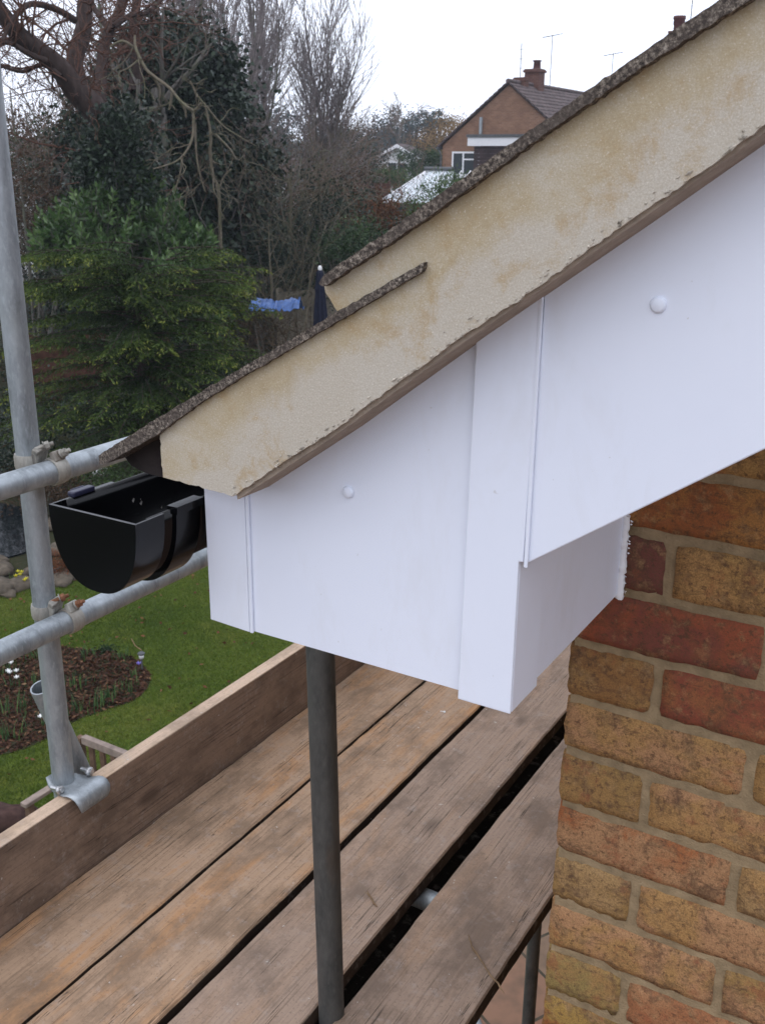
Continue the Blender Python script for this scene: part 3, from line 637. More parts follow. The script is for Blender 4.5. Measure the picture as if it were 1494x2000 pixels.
# couplers (band clamps joining rail to standard)
def coupler(zr, label, rusty):
    root = empty('scaffold_coupler', (-1.22, .268, zr), label, 'coupler', 'couplers joining the rails to the upright')
    def band(c, axis, w_, name, th=.0045):
        mb = MB(); ax = Vector(axis); u = ax.orthogonal().normalized(); v_ = ax.cross(u); vs = []; n_ = 30
        for k in range(n_):
            a = 2*math.pi*k/(n_-1); d_ = u*math.cos(a)+v_*math.sin(a)
            for rr, hh_ in ((R_+.0006, -w_), (R_+th*.7, -w_), (R_+th, -w_*.6), (R_+th, w_*.6), (R_+th*.7, w_), (R_+.0006, w_)): vs.append(Vector(c)+d_*rr+ax*hh_)
        fs = [(k*6+j, k*6+(j+1) % 6, (k+1)*6+(j+1) % 6, (k+1)*6+j) for k in range(n_-1) for j in range(6)]
        mb.add(vs, fs, smooth=True); o_ = mb.build(name, M['cast'], root); o_.modifiers.new('e', 'EDGE_SPLIT').split_angle = math.radians(40); return o_
    band((-1.245, .268, zr+.018), (0,0,1), .015, 'upright_band')
    band((-1.193, .288, zr), (0,1,0), .0155, 'rail_band')
    def block(name, c, size, rot, mat='cast', bev=.003, hexn=0):
        mb = MB(); R3 = Matrix.Rotation(rot[2], 3, 'Z') @ Matrix.Rotation(rot[1], 3, 'Y') @ Matrix.Rotation(rot[0], 3, 'X'); vs = []
        for z in (-1, 1):
            for x, y in ((-1,-1),(1,-1),(1,1),(-1,1)): vs.append(Vector(c)+R3 @ Vector((x*size[0], y*size[1], z*size[2])))
        mb.add(vs, [(0,3,2,1),(4,5,6,7),(0,1,5,4),(1,2,6,5),(2,3,7,6),(3,0,4,7)]); return mb.build(name, M[mat], root, bevel=bev, bseg=3)
    block('saddle', (-1.219, .272, zr+.028), (.009, .016, .020), (0, .35, .2))
    block('flap', (-1.206, .262, zr+.046), (.007, .014, .006), (.2, .5, .2), bev=.0025)
    block('flap', (-1.186, .289, zr+.031), (.006, .014, .011), (0, -.5, .1), bev=.0025)
    bm_ = M['rust'] if rusty else M['cast']
    for (x, y, z, ax) in ((-1.178, .297, zr+.036, (.75,.35,.45)), (-1.198, .272, zr+.054, (.55,.75,.25))):
        A = Vector(ax).normalized(); L = Vector((x, y, z)); b2 = MB(); b2.tube([L-A*.020, L+A*.017], .0042, 12); b2.build('bolt', bm_, root)
        b2 = MB(); b2.lathe([(0, -.0045), (.0085, -.0045), (.0085, .0045), (0, .0045)], L+A*.004, A, 6); o2 = b2.build('nut', bm_, root); o2.modifiers.new('e', 'EDGE_SPLIT').split_angle = math.radians(30)
        b2 = MB(); b2.lathe([(0, 0), (.0105, 0), (.0105, .0018), (0, .0018)], L-A*.003, A, 18); b2.build('washer', M['cast'], root)
coupler(Z-.588, 'pale steel coupler clamping the upper guard rail to the upright', False)
coupler(Z-.916, 'coupler with rusty bolts clamping the lower guard rail to the upright', True)
# toe board clip
clip = empty('toe_board_clip', (-1.2, .275, zz+.2), 'galvanised clip with a rounded lip hooked over the top of the toe board', 'clip')
c0 = on_x(165, 1560, -1.17); yc = .275
mb = MB(); V = []; F = []
path = [(-1.264, .222), (-1.252, .208), (-1.235, .2035), (-1.212, .2035), (-1.196, .206), (-1.184, .2105), (-1.171, .2115), (-1.1595, .207), (-1.1525, .197), (-1.151, .184), (-1.155, .171), (-1.1625, .164)]
K = len(path)
def wid(i): return [.026, .032, .038, .042, .045, .047, .048, .048, .047, .044, .038, .030][i]
for s in (0, 1):
    for i, (x, z) in enumerate(path):
        for k in range(7):
            t = (k/6-.5)*2; V.append((x+(-.0025 if s else 0), yc-.012+t*wid(i)+.001*i, zz+z-(.003 if s else 0)))
W = 7
for i in range(K-1):
    for k in range(6):
        a = i*W+k; F.append((a, a+W, a+W+1, a+1)); c_ = K*W+a; F.append((c_, c_+1, c_+W+1, c_+W))
    F.append((i*W, K*W+i*W, K*W+(i+1)*W, (i+1)*W)); F.append((i*W+6, (i+1)*W+6, K*W+(i+1)*W+6, K*W+i*W+6))
F.append(tuple(range((K-1)*W, K*W))+tuple(range(2*K*W-1, 2*K*W-W-1, -1)))
mb.add(V, F, smooth=True); mb.build('hook_plate', M['galv'], clip)
for (x, y, z) in ((-1.214, .312, zz+.212), (-1.218, .228, zz+.210)):
    b2 = MB(); b2.tube([(x-.02, y, z), (x+.014, y, z+.004)], .005, 10); b2.lathe([(0,0), (.011,0), (.011,.008), (0,.008)], (x+.001, y, z+.001), (1,0,.1), 6); b2.build('bolt', M['bolt'], clip)
# bits lying on the boards
def stem(name, px, z, r, label, cat, mat, hz=.004):
    mb = MB(); P_ = [on_z(x, y, z+hz) for x, y in px]; rr = [r*(.6+.5*random.random()) for _ in P_]; rr[0] *= .5; rr[-1] *= .4
    fine = [];fr = []
    for i in range(len(P_)-1):
        for q in range(3): fine.append(P_[i]+(P_[i+1]-P_[i])*q/3+rng.normal(0, .0006, 3)); fr.append(rr[i]+(rr[i+1]-rr[i])*q/3)
    fine.append(P_[-1]); fr.append(rr[-1]); fine = [(p_[0], p_[1], max(p_[2], z+.0005)) for p_ in fine]
    mb.tube(fine, fr, 6)
    m_ = fine[len(fine)//3]; mb.tube([m_, (m_[0]-.018, m_[1]+.004, m_[2]+.004)], [r*.5, r*.2], 5)
    return tag(mb.build(name, mat), label, cat)
stem('dry_stem', [(914,1826),(922,1848),(934,1866),(948,1890),(962,1910),(976,1925),(984,1940)], zz, .0021, 'long dry plant stem lying across the pale board nearest the wall', 'twig', M['straw'])
stem('twig', [(718,1740),(724,1752),(731,1764),(737,1771)], zz+.001, .0024, 'small dry twig on the greyish board beside the dark gap', 'twig', M['straw'])
p = on_z(868, 1391, zz); mb = MB(); mb.lathe([(0,.003),(.003,.003),(.0035,.001),(.0035,0)], (p[0],p[1],zz), (0,0,1), 10); mb.tube([(p[0],p[1],zz+.0015),(p[0]-.012,p[1]-.004,zz+.002)], .0012, 6)
tag(mb.build('screw', M['plastic_white']), 'small white screw lying on the second board from the toe board', 'screw')
# ================================================================== GARDEN FURNITURE
bench = empty('garden_bench', (-5.6, 4.08, 0), 'brown wooden garden bench on the lawn behind the toe board', 'bench')
bx0, bx1, by = -5.62, -4.30, 4.08
def bar(mb, a, b_, w_=.03, h=.03): mb.tube([a, b_], w_, 4, cap=True)
for nm, (x, y, h) in (('leg', (bx0, by, .92)), ('leg', (bx1, by, .92)), ('leg', (bx0, by-.58, .60)), ('leg', (bx1, by-.58, .60))):
    mb = MB(); mb.box((x-.028, y-.028, .02), (x+.028, y+.028, h)); mb.build(nm, M['bench'], bench, bevel=.005)
mb = MB()
for k in range(9):
    t = k/8; x = bx0+.03+(bx1-bx0-.06)*t; pass
mb.box((bx0+.029, by-.022, .865), (bx1-.029, by+.034, .935)); mb.build('top_rail', M['bench_top'], bench, bevel=.006)
mb = MB(); mb.box((bx0+.03, by-.02, .46), (bx1-.03, by+.02, .52)); 
for k in range(10):
    x = bx0+.10+k*.125; mb.box((x, by-.012, .52), (x+.05, by+.012, .885))
mb.build('backrest', M['bench'], bench)
mb = MB()
for k in range(5): mb.box((bx0, by-.58+.115*k, .42), (bx1, by-.58+.115*k+.09, .44))
mb.build('seat', M['bench'], bench)
for x in (bx0, bx1):
    mb = MB(); mb.box((x-.035, by-.64, .60), (x+.035, by-.03, .635)); mb.build('armrest', M['bench_top'], bench, bevel=.006)
# parasol (closed)
pt = at(625, 521, 22.5); ps = empty('parasol', (pt[0], pt[1], .3), 'closed navy garden parasol with a shiny tip by the grey fence', 'parasol')
zt = pt[2]; mb = MB(); prof = []
H = 2.1; V = []; F = []; S = 16; lv = [(0, .02), (.06, .075), (.3, .10), (.42, .125), (.5, .11), (.9, .15), (1.5, .185), (2.0, .20), (2.1, .17)]
for h, r in lv:
    for k in range(S): a = 2*math.pi*k/S; rr = r*(1 if k % 2 else .72); V.append((pt[0]+rr*math.cos(a), pt[1]+rr*math.sin(a), zt-.05-h))
for i in range(len(lv)-1):
    for k in range(S): F.append((i*S+k, (i+1)*S+k, (i+1)*S+(k+1) % S, i*S+(k+1) % S))
mb.add(V, F); mb.build('canopy', M['navy'], ps); mb = MB(); mb.tube([(pt[0],pt[1],gz(pt[0],pt[1])), (pt[0],pt[1],zt-.1)], .02, 8); mb.build('pole', M['lead'], ps)
mb = MB(); mb.lathe([(.0, .05), (.035, .03), (.045, 0), (.04, -.05)], (pt[0],pt[1],zt-.02), (0,0,1), 12); mb.build('finial', M['plastic_white'], ps)
# blue tarpaulin over a low heap
a = at(486, 603, 19.6); b_ = at(584, 603, 19.6); zt = at(535, 586, 19.6)[2]; mb = MB(); nx, nyy = 26, 10; V = []; F = []
for i in range(nx+1):
    for j in range(nyy+1):
        t = i/nx; s = j/nyy; q = a+(b_-a)*t; x, y = q[0], q[1]; dirv = np.array([-.5, .86]); x += dirv[0]*s*1.2; y += dirv[1]*s*1.2
        z = zt-.27+.25*math.sin(math.pi*min(1, s*1.2+.12))*(.9+.12*math.sin(t*9))+rng.normal(0, .022); V.append((x, y, z))
for i in range(nx):
    for j in range(nyy): k = i*(nyy+1)+j; F.append((k, k+nyy+1, k+nyy+2, k+1))
mb.add(V, F); o = mb.build('tarpaulin', M['tarp']); o.modifiers.new('s', 'SOLIDIFY').thickness = .01; tag(o, 'crumpled bright blue tarpaulin over a brushwood heap beyond the conifer', 'tarpaulin')
# fences
def fence(px_pts, D, z0, h, mat, label, overlap=True, posts=True, panels=None):
    A = at(px_pts[0][0], px_pts[0][1], D[0]); B_ = at(px_pts[1][0], px_pts[1][1], D[1]); root = empty('fence', (A[0], A[1], z0), label, 'fence')
    L = math.hypot(B_[0]-A[0], B_[1]-A[1]); u = np.array([(B_[0]-A[0])/L, (B_[1]-A[1])/L]); ang = math.atan2(u[1], u[0]); npn = panels or max(1, round(L/1.83)); pl = L/npn
    for k in range(npn):
        mb = MB(); s = A[:2]+u*pl*k
        for r in range(int(h/.09)):
            z = z0+r*.09; mb.box((s[0]+.05, s[1]-.012-.006*(r % 2), z), (s[0]+pl-.05, s[1]+.008-.006*(r % 2), z+.1), rz=ang, piv=(s[0], s[1]))
        for t in (.03, .5, .95): mb.box((s[0]+pl*t, s[1]-.04, z0), (s[0]+pl*t+.05, s[1]-.015, z0+h), rz=ang, piv=(s[0], s[1]))
        mb.build('panel', mat, root)
    for k in range(npn+1):
        mb = MB(); s = A[:2]+u*pl*k; mb.box((s[0]-.05, s[1]-.05, z0-.4), (s[0]+.05, s[1]+.05, z0+h+.05), rz=ang, piv=(s[0], s[1])); mb.build('post', mat, root)
    return root
fence([(60,700),(330,705)], (23.5, 23.5), .15, 1.75, M['fence'], 'dark brown panel fence half hidden under the golden green conifer')
fence([(545,570),(662,548)], (24.6, 26), .05, at(590,563,24.6)[2]-.1, M['fence_grey'], 'weathered grey panel fence behind the closed parasol')
fence([(690,352),(760,357)], (58, 58), 1.6, at(720,355,58)[2]-1.6, M['fence'], 'reddish brown panel fence left of the conservatory roof')
# ================================================================== NEIGHBOURING BUILDINGS
def oy(px, py, Y): return on_y(px, py, Y)
def far_house():
    YN = 48.0; ap = oy(993,160,YN); el = oy(856,286,YN); gr = gz(ap[0], YN)-.5
    rise = (ap[2]-el[2])/(ap[0]-el[0]); hw = ap[0]-el[0]; xl = el[0]+.22; xr = ap[0]+hw-.22; L = 13
    root = empty('neighbour_house', (ap[0], YN, gr), 'brick gabled neighbouring house with brown tiled roof and a white edged flat roof extension', 'house')
    mb = MB(); ze = ap[2]-rise*(ap[0]-xl)-.12
    mb.prism([(xl, gr), (xr, gr), (xr, ze), (ap[0], ap[2]-.12), (xl, ze)], YN+.05, YN+L); mb.build('wall', M['far_brick'], root)
    rf = bpy.data.objects.new('roof', None); link(rf, root)
    for sgn, nm in ((-1, 'l'), (1, 'r')):
        mb = MB(); n = 16
        for k in range(n):
            d0 = hw*(1-k/n)+.05; d1 = hw*(1-(k+1)/n)-.03
            z0 = ap[2]-rise*d0; z1 = ap[2]-rise*max(d1, 0)
            x0 = ap[0]+sgn*d0; x1 = ap[0]+sgn*max(d1, 0)
            mb.prism([(x0, z0-.02), (x0, z0+.075), (x1, z1+.02), (x1, z1-.05)], YN-.10, YN+L+.1)
        mb.build('tiles', M['far_roof'], rf)
    mb = MB(); 
    for k in range(32): mb.tube([(ap[0], YN-.12+k*.42, ap[2]+.04), (ap[0], YN-.12+k*.42+.40, ap[2]+.05)], .11, 8)
    mb.build('ridge_tiles', M['far_roof'], rf)
    mb = MB(); mb.tube([(el[0]-.02, YN-.1, el[2]-.08), (el[0]-.02, YN+L, el[2]-.08)], .07, 8); mb.tube([(el[0], YN+.0, el[2]-.1), (el[0]+.16, YN+.0, el[2]-.4), (el[0]+.18, YN+.0, gr)], .04, 8); mb.build('gutter', M['lead'], root)
    # chimneys on the ridge
    def stack(px0, px1, pyt, pyb, yoff, pot):
        c = on_x((px0+px1)/2, pyb, ap[0]+.0); D = c[1]; a = oy(px0, pyt, D); b_ = oy(px1, pyt, D); w_ = (b_[0]-a[0])/2; cx = (a[0]+b_[0])/2
        mb = MB(); mb.box((cx-w_*.86, D-w_*.8, ap[2]-.6), (cx+w_*.86, D+w_*.8, a[2]-.16)); mb.box((cx-w_, D-w_*.95, a[2]-.16), (cx+w_, D+w_*.95, a[2]-.05)); mb.box((cx-w_*.9, D-w_*.85, a[2]-.05), (cx+w_*.9, D+w_*.85, a[2]))
        ch = mb.build('chimney', M['stack_brick'], rf)
        if pot: mb = MB(); mb.lathe([(.20, 0), (.17, .35), (.22, .36), (.22, .42), (.16, .42), (.16, .1)], (cx+.1, D, a[2]), (0,0,1), 14); mb.build('chimney_pot', M['pot'], ch)
        return cx, D, a[2]
    c1 = stack(1028,1061,136,166,0,True); stack(1006,1030,152,162,0,False)
    # window in the gable
    a = oy(883,296,YN); b_ = oy(935,344,YN); win = bpy.data.objects.new('window', None); link(win, root)
    mb = MB(); x0, x1, z1, z0 = a[0], b_[0], a[2], b_[2]; t = .085
    xm = oy(905,300,YN)[0]
    for q in ((x0, z0, x1, z0+t), (x0, z1-t, x1, z1), (x0, z0+t, x0+t, z1-t), (x1-t, z0+t, x1, z1-t), (xm-t*.5, z0+t, xm+t*.5, z1-t)): mb.box((q[0], YN-.03, q[1]), (q[2], YN+.04, q[3]))
    zt_ = z0+(z1-z0)*.68; mb.box((xm+t*.5, YN-.03, zt_-t*.4), (x1-t, YN+.04, zt_+t*.4)); mb.build('frame', M['white_frame'], win)
    mb = MB(); mb.box((x0+t, YN-.004, z0+t), (x1-t, YN+.03, z1-t)); mb.build('pane', M['glass'], win)
    mb = MB(); mb.box((x0-.06, YN-.1, z0-.08), (x1, YN+.02, z0-.002)); mb.build('sill', M['white_frame'], win)
    # flat-roofed extension
    ext = bpy.data.objects.new('extension', None); link(ext, root); YE = 46.6
    a = oy(913,268,YE); xe = oy(923,300,YE)[0]; zb = oy(923,285,YE)[2]
    mb = MB(); mb.box((a[0], YE-.0, zb), (xr+1.5, YE+.05, a[2])); mb.box((a[0], YE+.051, zb), (a[0]+.05, YN, a[2])); mb.build('fascia', M['white_frame'], ext)
    mb = MB(); mb.box((a[0]-.05, YE-.06, a[2]+.001), (xr+1.6, YN, a[2]+.13)); mb.build('flat_roof', M['lead'], ext)
    mb = MB()
    nb = 22
    for k in range(nb): z0_ = gr+2.2+(zb-gr-2.2)*k/nb; mb.prism([(xe, z0_), (xr+1.4, z0_), (xr+1.4, z0_+(zb-gr-2.2)/nb-.01), (xe, z0_+(zb-gr-2.2)/nb-.01)], YE+.12+.01*(k % 2), YN)
    mb.build('cladding', M['dark_clad'], ext)
    p0 = oy(938,262,YN-.1); p1 = oy(938,229,YN-.1); mb = MB(); mb.tube([(p0[0], YN-.1, p0[2]), (p0[0], YN-.1, p1[2])], .085, 10); mb.build('flue_pipe', M['galv'], root)
    # aerials
    def aerial(px, pyt, pyb, D, name_label, yag=True):
        a_ = at(px, pyt, D); b2 = at(px, pyb, D); r_ = empty('aerial', (b2[0], b2[1], b2[2]), name_label, 'aerial', None)
        mb = MB(); mb.tube([(b2[0], b2[1], b2[2]), (b2[0], b2[1], a_[2])], .022, 6); mb.build('mast', M['dark_metal'], r_)
        mb = MB()
        if yag:
            mb.tube([(b2[0]-.45, b2[1]-.3, a_[2]-.14), (b2[0]+.45, b2[1]+.3, a_[2]+.06)], .02, 5)
            for k in range(8):
                t = -.9+1.8*k/7; c = np.array([b2[0]+.45*t, b2[1]+.3*t, a_[2]-.04+.1*t]); h = .28-.02*k; mb.tube([c+(-.5*h, .8*h, 0), c+(.5*h, -.8*h, 0)], .012, 4)
        else:
            for k in range(5):
                z = a_[2]-.3-.45*k; mb = MB(); mb.tube([(b2[0]-.14, b2[1], z), (b2[0]+.14, b2[1], z)], .014, 4)
                if k < 4: mb.build('rung', M['dark_metal'], r_)
        mb.build('elements', M['dark_metal'], r_); return r_
    aerial(1015, 84, 158, 58, 'upright aerial mast with short rungs left of the neighbour chimney', False)
    aerial(1073, 68, 170, 60, 'tall rooftop aerial with a slanted head right of the neighbour chimney')
    aerial(1190, 104, 200, 64, 'faint aerial standing alone between the chimney and the mossy verge')
    # tv aerial tree-like thing on ridge
    mb = MB(); c = on_x(1083,170,ap[0]); 
    # conservatory
    YC = 43.4; cs = empty('conservatory', tuple(oy(800,395,YC)*[1,1,0]+np.array([0,0,gr])), 'conservatory with pale translucent pitched roof beside the neighbouring house', 'conservatory')
    e0 = oy(742,394,YC); e1 = oy(880,392,YC); r0 = oy(833,334,YC+2.0); r1 = oy(885,334,YC+2.0)
    Yb = YC+4.0; ze = e0[2]; zr = r0[2]
    mb = MB(); V = [(e0[0],YC,ze),(e1[0],YC,ze),(r1[0],YC+2,zr),(r0[0],YC+2,zr),(e0[0],Yb,ze),(e1[0],Yb,ze)]; V2 = [(x,y,z-.04) for x,y,z in V]
    Fq = [(0,1,2,3),(3,2,5,4),(4,0,3)]; mb.add(V+V2, Fq+[tuple(6+i for i in f[::-1]) for f in Fq]+[(0,6,7,1),(1,7,8,2),(2,8,11,5),(5,11,10,4),(4,10,6,0)]); mb.build('roof', M['conserv'], cs)
    mb = MB()
    for k in range(9):
        t = k/8; A_ = np.array([e0[0]+(e1[0]-e0[0])*t, YC, ze+.03]); B2 = np.array([max(r0[0], e0[0]+(e1[0]-e0[0])*t*1.0), YC+2, zr+.03]); mb.tube([A_, B2], .035, 4)
    mb.tube([(r0[0], YC+2, zr+.05), (r1[0], YC+2, zr+.05)], .07, 6); mb.tube([(e0[0],Yb,ze),(r0[0],YC+2,zr+.03)], .04, 4); mb.tube([(e0[0],YC,ze),(e0[0],Yb,ze)], .07, 6); mb.build('glazing_bars', M['white_frame'], cs)
    mb = MB(); mb.tube([(r0[0]-.1, YC+2, zr+.1), (r1[0], YC+2, zr+.1)], .11, 6); mb.build('ridge_cap', M['lead'], cs)
    mb = MB(); mb.box((e0[0]+.1, YC+.05, gr), (e1[0], YC+.1, ze-.05)); mb.box((e0[0]+.1, YC+.1, gr), (e0[0]+.15, Yb-.1, ze-.05)); mb.build('walls', M['glass'], cs)
far_house()
def small_house(x, y, z0, w_, L, he, hr, mats, label, rz=0, chim=None):
    root = empty('house', (x, y, z0), label, 'house')
    mb = MB(); mb.prism([(x-w_/2, z0), (x+w_/2, z0), (x+w_/2, z0+he), (x, z0+hr-.1), (x-w_/2, z0+he)], y, y+L); mb.build('wall', mats[0], root)
    rs = (hr-he)/(w_/2); rf = bpy.data.objects.new('roof', None); link(rf, root); mb = MB()
    for s in (-1, 1): mb.prism([(x+s*(w_/2+.3), z0+he-rs*.3), (x, z0+hr), (x, z0+hr+.15), (x+s*(w_/2+.3), z0+he-rs*.3+.15)], y-.25, y+L+.2)
    mb.build('tiles', M['far_roof'], rf)
    mb = MB()
    for s in (-1, 1): mb.prism([(x+s*(w_/2+.32), z0+he-rs*.32-.12), (x, z0+hr-.12), (x, z0+hr+.1), (x+s*(w_/2+.32), z0+he-rs*.32+.1)], y-.30, y-.26)
    mb.build('bargeboard', M['white_frame'], rf)
    f = bpy.data.objects.new('window', None); link(f, root); mb = MB(); mb.box((x-.7, y-.05, z0+he-1.5), (x+.7, y-.01, z0+he-.2)); mb.build('frame', M['white_frame'], f); mb = MB(); mb.box((x-.6, y-.07, z0+he-1.4), (x-.05, y-.052, z0+he-.3)); mb.box((x+.05, y-.07, z0+he-1.4), (x+.6, y-.052, z0+he-.3)); mb.build('pane', M['glass'], f)
    if root.children: root.rotation_euler = (0, 0, rz)
    return root, rf
a = at(10, 262, 42); small_house(a[0]-.6, a[1], gz(a[0], a[1])-.3, 5.5, 9, 4.2, a[2]-gz(a[0], a[1])+.1, (M['render_white'],), 'house with white gable boards and dark roof glimpsed between trees at the far left', .5)
a = at(776, 300, 72); small_house(a[0], a[1], gz(a[0], a[1])-.5, 3.0, 5, a[2]-gz(a[0], a[1])+.2, a[2]-gz(a[0], a[1])+1.0, (M['render_white'],), 'small white walled house far off beyond the conservatory', .35)
a = at(505, 312, 62); small_house(a[0], a[1], gz(a[0], a[1])-.3, 3, 7, a[2]-gz(a[0], a[1])-1.2, a[2]-gz(a[0], a[1])+.3, (M['render_white'],), 'pale walled house barely seen through the brown thicket', .3)
a = at(1322, 62, 31); hz = a[2]; hh_, hrf = small_house(a[0]+2.9, a[1]-3.2, 0.3, 7, 9, hz-4.0, hz-1.75, (M['far_brick'],), 'house almost fully hidden by the verge, only its chimney top showing')
l0 = at(1308, 62, 31); l1 = at(1337, 62, 31); ww = np.linalg.norm(l1-l0)/2
mb = MB(); mb.box((a[0]-ww*.8, a[1]-ww*.8, hz-4.2), (a[0]+ww*.8, a[1]+ww*.8, hz-.06)); mb.box((a[0]-ww, a[1]-ww, hz-.06), (a[0]+ww, a[1]+ww, hz+.01)); ch = mb.build('chimney', M['stack_brick'], hrf)
mb = MB(); pr_ = .155; mb.lathe([(pr_*.9, 0), (pr_*.88, .15), (pr_, .17), (pr_*.95, .28), (pr_*1.08, .3), (pr_*1.05, .37), (pr_*.7, .37), (pr_*.7, .1)], (a[0]+.03, a[1], hz+.01), (0,0,1), 18); mb.build('chimney_pot', M['pot'], ch)
q = at(1348, 0, 31.5); q0 = at(1346, 60, 31.5); r_ = empty('aerial', (q0[0], q0[1], q0[2]-1), 'thin aerial mast rising out of the top of the picture beside the hidden chimney', 'aerial'); mb = MB(); mb.tube([(q0[0], q0[1], q0[2]-1), (q0[0], q0[1], q[2]+1.6)], .016, 6); mb.build('mast', M['dark_metal'], r_)
mb = MB(); mb.tube([(q0[0]-.5, q0[1], q[2]+1.5), (q0[0]+.5, q0[1], q[2]+1.5)], .012, 5); mb.build('elements', M['dark_metal'], r_)
# ================================================================== VEGETATION
def unit(a): return a/np.maximum(np.linalg.norm(a, axis=1, keepdims=True), 1e-9)
def leaf_mesh(name, C_, D_, L, W, tint, mat, parent=None):
    """diamond leaves: centres, directions, lengths, widths"""
    n = len(C_); D_ = unit(D_); R = unit(np.cross(D_, rng.normal(size=(n, 3)))); L = np.broadcast_to(L, n)[:, None]; W = np.broadcast_to(W, n)[:, None]
    Nn = np.cross(D_, R); V = np.empty((n, 4, 3)); V[:, 0] = C_-D_*L*.5; V[:, 1] = C_+R*W*.5-D_*L*.05+Nn*W*.12; V[:, 2] = C_+D_*L*.5; V[:, 3] = C_-R*W*.5-D_*L*.05+Nn*W*.12
    F = np.arange(4*n).reshape(n, 4); return np_mesh(name, V.reshape(-1, 3), F, np.repeat(np.clip(tint, 0, 1), 4), mat, parent)
def clumps(c, r, n, per, spread, lobes=6, shell=.45, seed=0, floor=None):
    """leaf centres in uneven clumps through a lobed ellipsoid; returns centres, outward dirs, tints"""
    g = np.random.default_rng(seed); c = np.array(c); r = np.array(r); d = unit(g.normal(size=(n, 3))); ld = unit(g.normal(size=(lobes, 3))); amp = g.uniform(-.32, .3, lobes)
    s = 1+((d@ld.T).clip(0)**3)@amp; rad = s*g.random(n)**shell; cc = c+d*r*rad[:, None]
    tc = g.uniform(.1, .8, n); P_ = np.repeat(cc, per, 0)+g.normal(size=(n*per, 3))*spread*np.repeat(g.uniform(.5, 1.3, n), per)[:, None]
    T = np.repeat(tc, per)+g.normal(0, .16, n*per); Dd = np.repeat(d, per, 0)+g.normal(size=(n*per, 3))*.8
    if floor is not None: k = P_[:, 2] > floor; P_, T, Dd = P_[k], T[k], Dd[k]
    return P_, Dd, T
def tubes_mesh(name, paths, mat, parent=None):
    V, F, T = [], [], []; off = 0
    for pts, rad, S in paths:
        pts = np.asarray(pts); n = len(pts); t = np.gradient(pts, axis=0); t = unit(t); ref = np.array([0.31, .17, .93]) if abs(t[0, 2]) < .9 else np.array([1., .1, 0]); u = unit(np.cross(t, ref)); v_ = np.cross(t, u)
        a = 2*np.pi*np.arange(S)/S; ring = pts[:, None]+(u[:, None]*np.cos(a)[None, :, None]+v_[:, None]*np.sin(a)[None, :, None])*np.asarray(rad)[:, None, None]
        V.append(ring.reshape(-1, 3)); i = np.arange(n-1)[:, None]*S; k = np.arange(S)[None]; k2 = (k+1) % S
        F.append((np.stack([i+k, i+k2, i+S+k2, i+S+k], -1)+off).reshape(-1, 4)); off += n*S
    V = np.concatenate(V); F = np.concatenate(F); return np_mesh(name, V, F, np.full(len(V), .5), mat, parent, smooth=True)
def grow(start, d, L, r, lvl, maxl, g, out, wob=.18, up=.05, nchild=(7, 6, 5, 4), ang=(35, 60), ratio=.55, first=.25, tips=1, rmin=.004):
    n = max(3, int(4+L*1.2)) if lvl < 2 else (5 if lvl == 2 else 4); p = np.array(start, float); d = np.array(d, float); d /= np.linalg.norm(d); pts = [p.copy()]; rad = [r]; dirs = [d.copy()]
    for i in range(n):
        d = d+g.normal(0, wob, 3); d[2] += up; d /= np.linalg.norm(d); p = p+d*L/n; pts.append(p.copy()); rad.append(max(rmin, r*(1-(.72 if lvl else .6)*(i+1)/n))); dirs.append(d.copy())
    out.append((lvl, np.array(pts), np.array(rad)))
    if lvl >= maxl: return
    k = nchild[min(lvl, len(nchild)-1)]
    for c in range(k):
        t = first+(1-first)*(c+g.random())/k; t = min(t, .98); i = int(t*n); f = t*n-i; q = pts[i]+(pts[min(i+1, n)]-pts[i])*f; dd = dirs[min(i+1, n)]
        a = math.radians(g.uniform(*ang)); o = np.cross(dd, g.normal(size=3)); o /= np.linalg.norm(o); nd = dd*math.cos(a)+o*math.sin(a)
        grow(q, nd, L*ratio*g.uniform(.6, 1.15)*(1.15-.5*t), max(rmin, rad[i]*g.uniform(.45, .7)), lvl+1, maxl, g, out, wob, up, nchild, ang, ratio, .15, rmin=rmin)
def finish_tree(name, base, out, bmat, tmat, label, group=None, cat='tree', split=2, extra=None):
    root = empty(name, tuple(base), label, cat, group)
    th = [(p, r, 8 if l == 0 else 5) for l, p, r in out if l < split]; tw = [(p, r, 3) for l, p, r in out if l >= split]
    if th: tubes_mesh('trunk', th, bmat, root)
    if tw: tubes_mesh('branches', tw, tmat, root)
    return root
def bare_tree(px, pytop, D, label, r0=.18, seed=1, bmat='grey_bark', tmat='twig_grey', maxl=4, group='bare winter trees', name='bare_tree', **kw):
    t = at(px, pytop, D); x, y = t[0], t[1]; z0 = gz(x, y)-.1; H = t[2]-z0; g = np.random.default_rng(seed); out = []
    grow((x, y, z0), kw.pop('lean', (0, 0, 1)), H*kw.pop('frac', .9), r0, 0, maxl, g, out, **kw)
    return finish_tree(name, (x, y, z0), out, M[bmat], M[tmat], label, group)
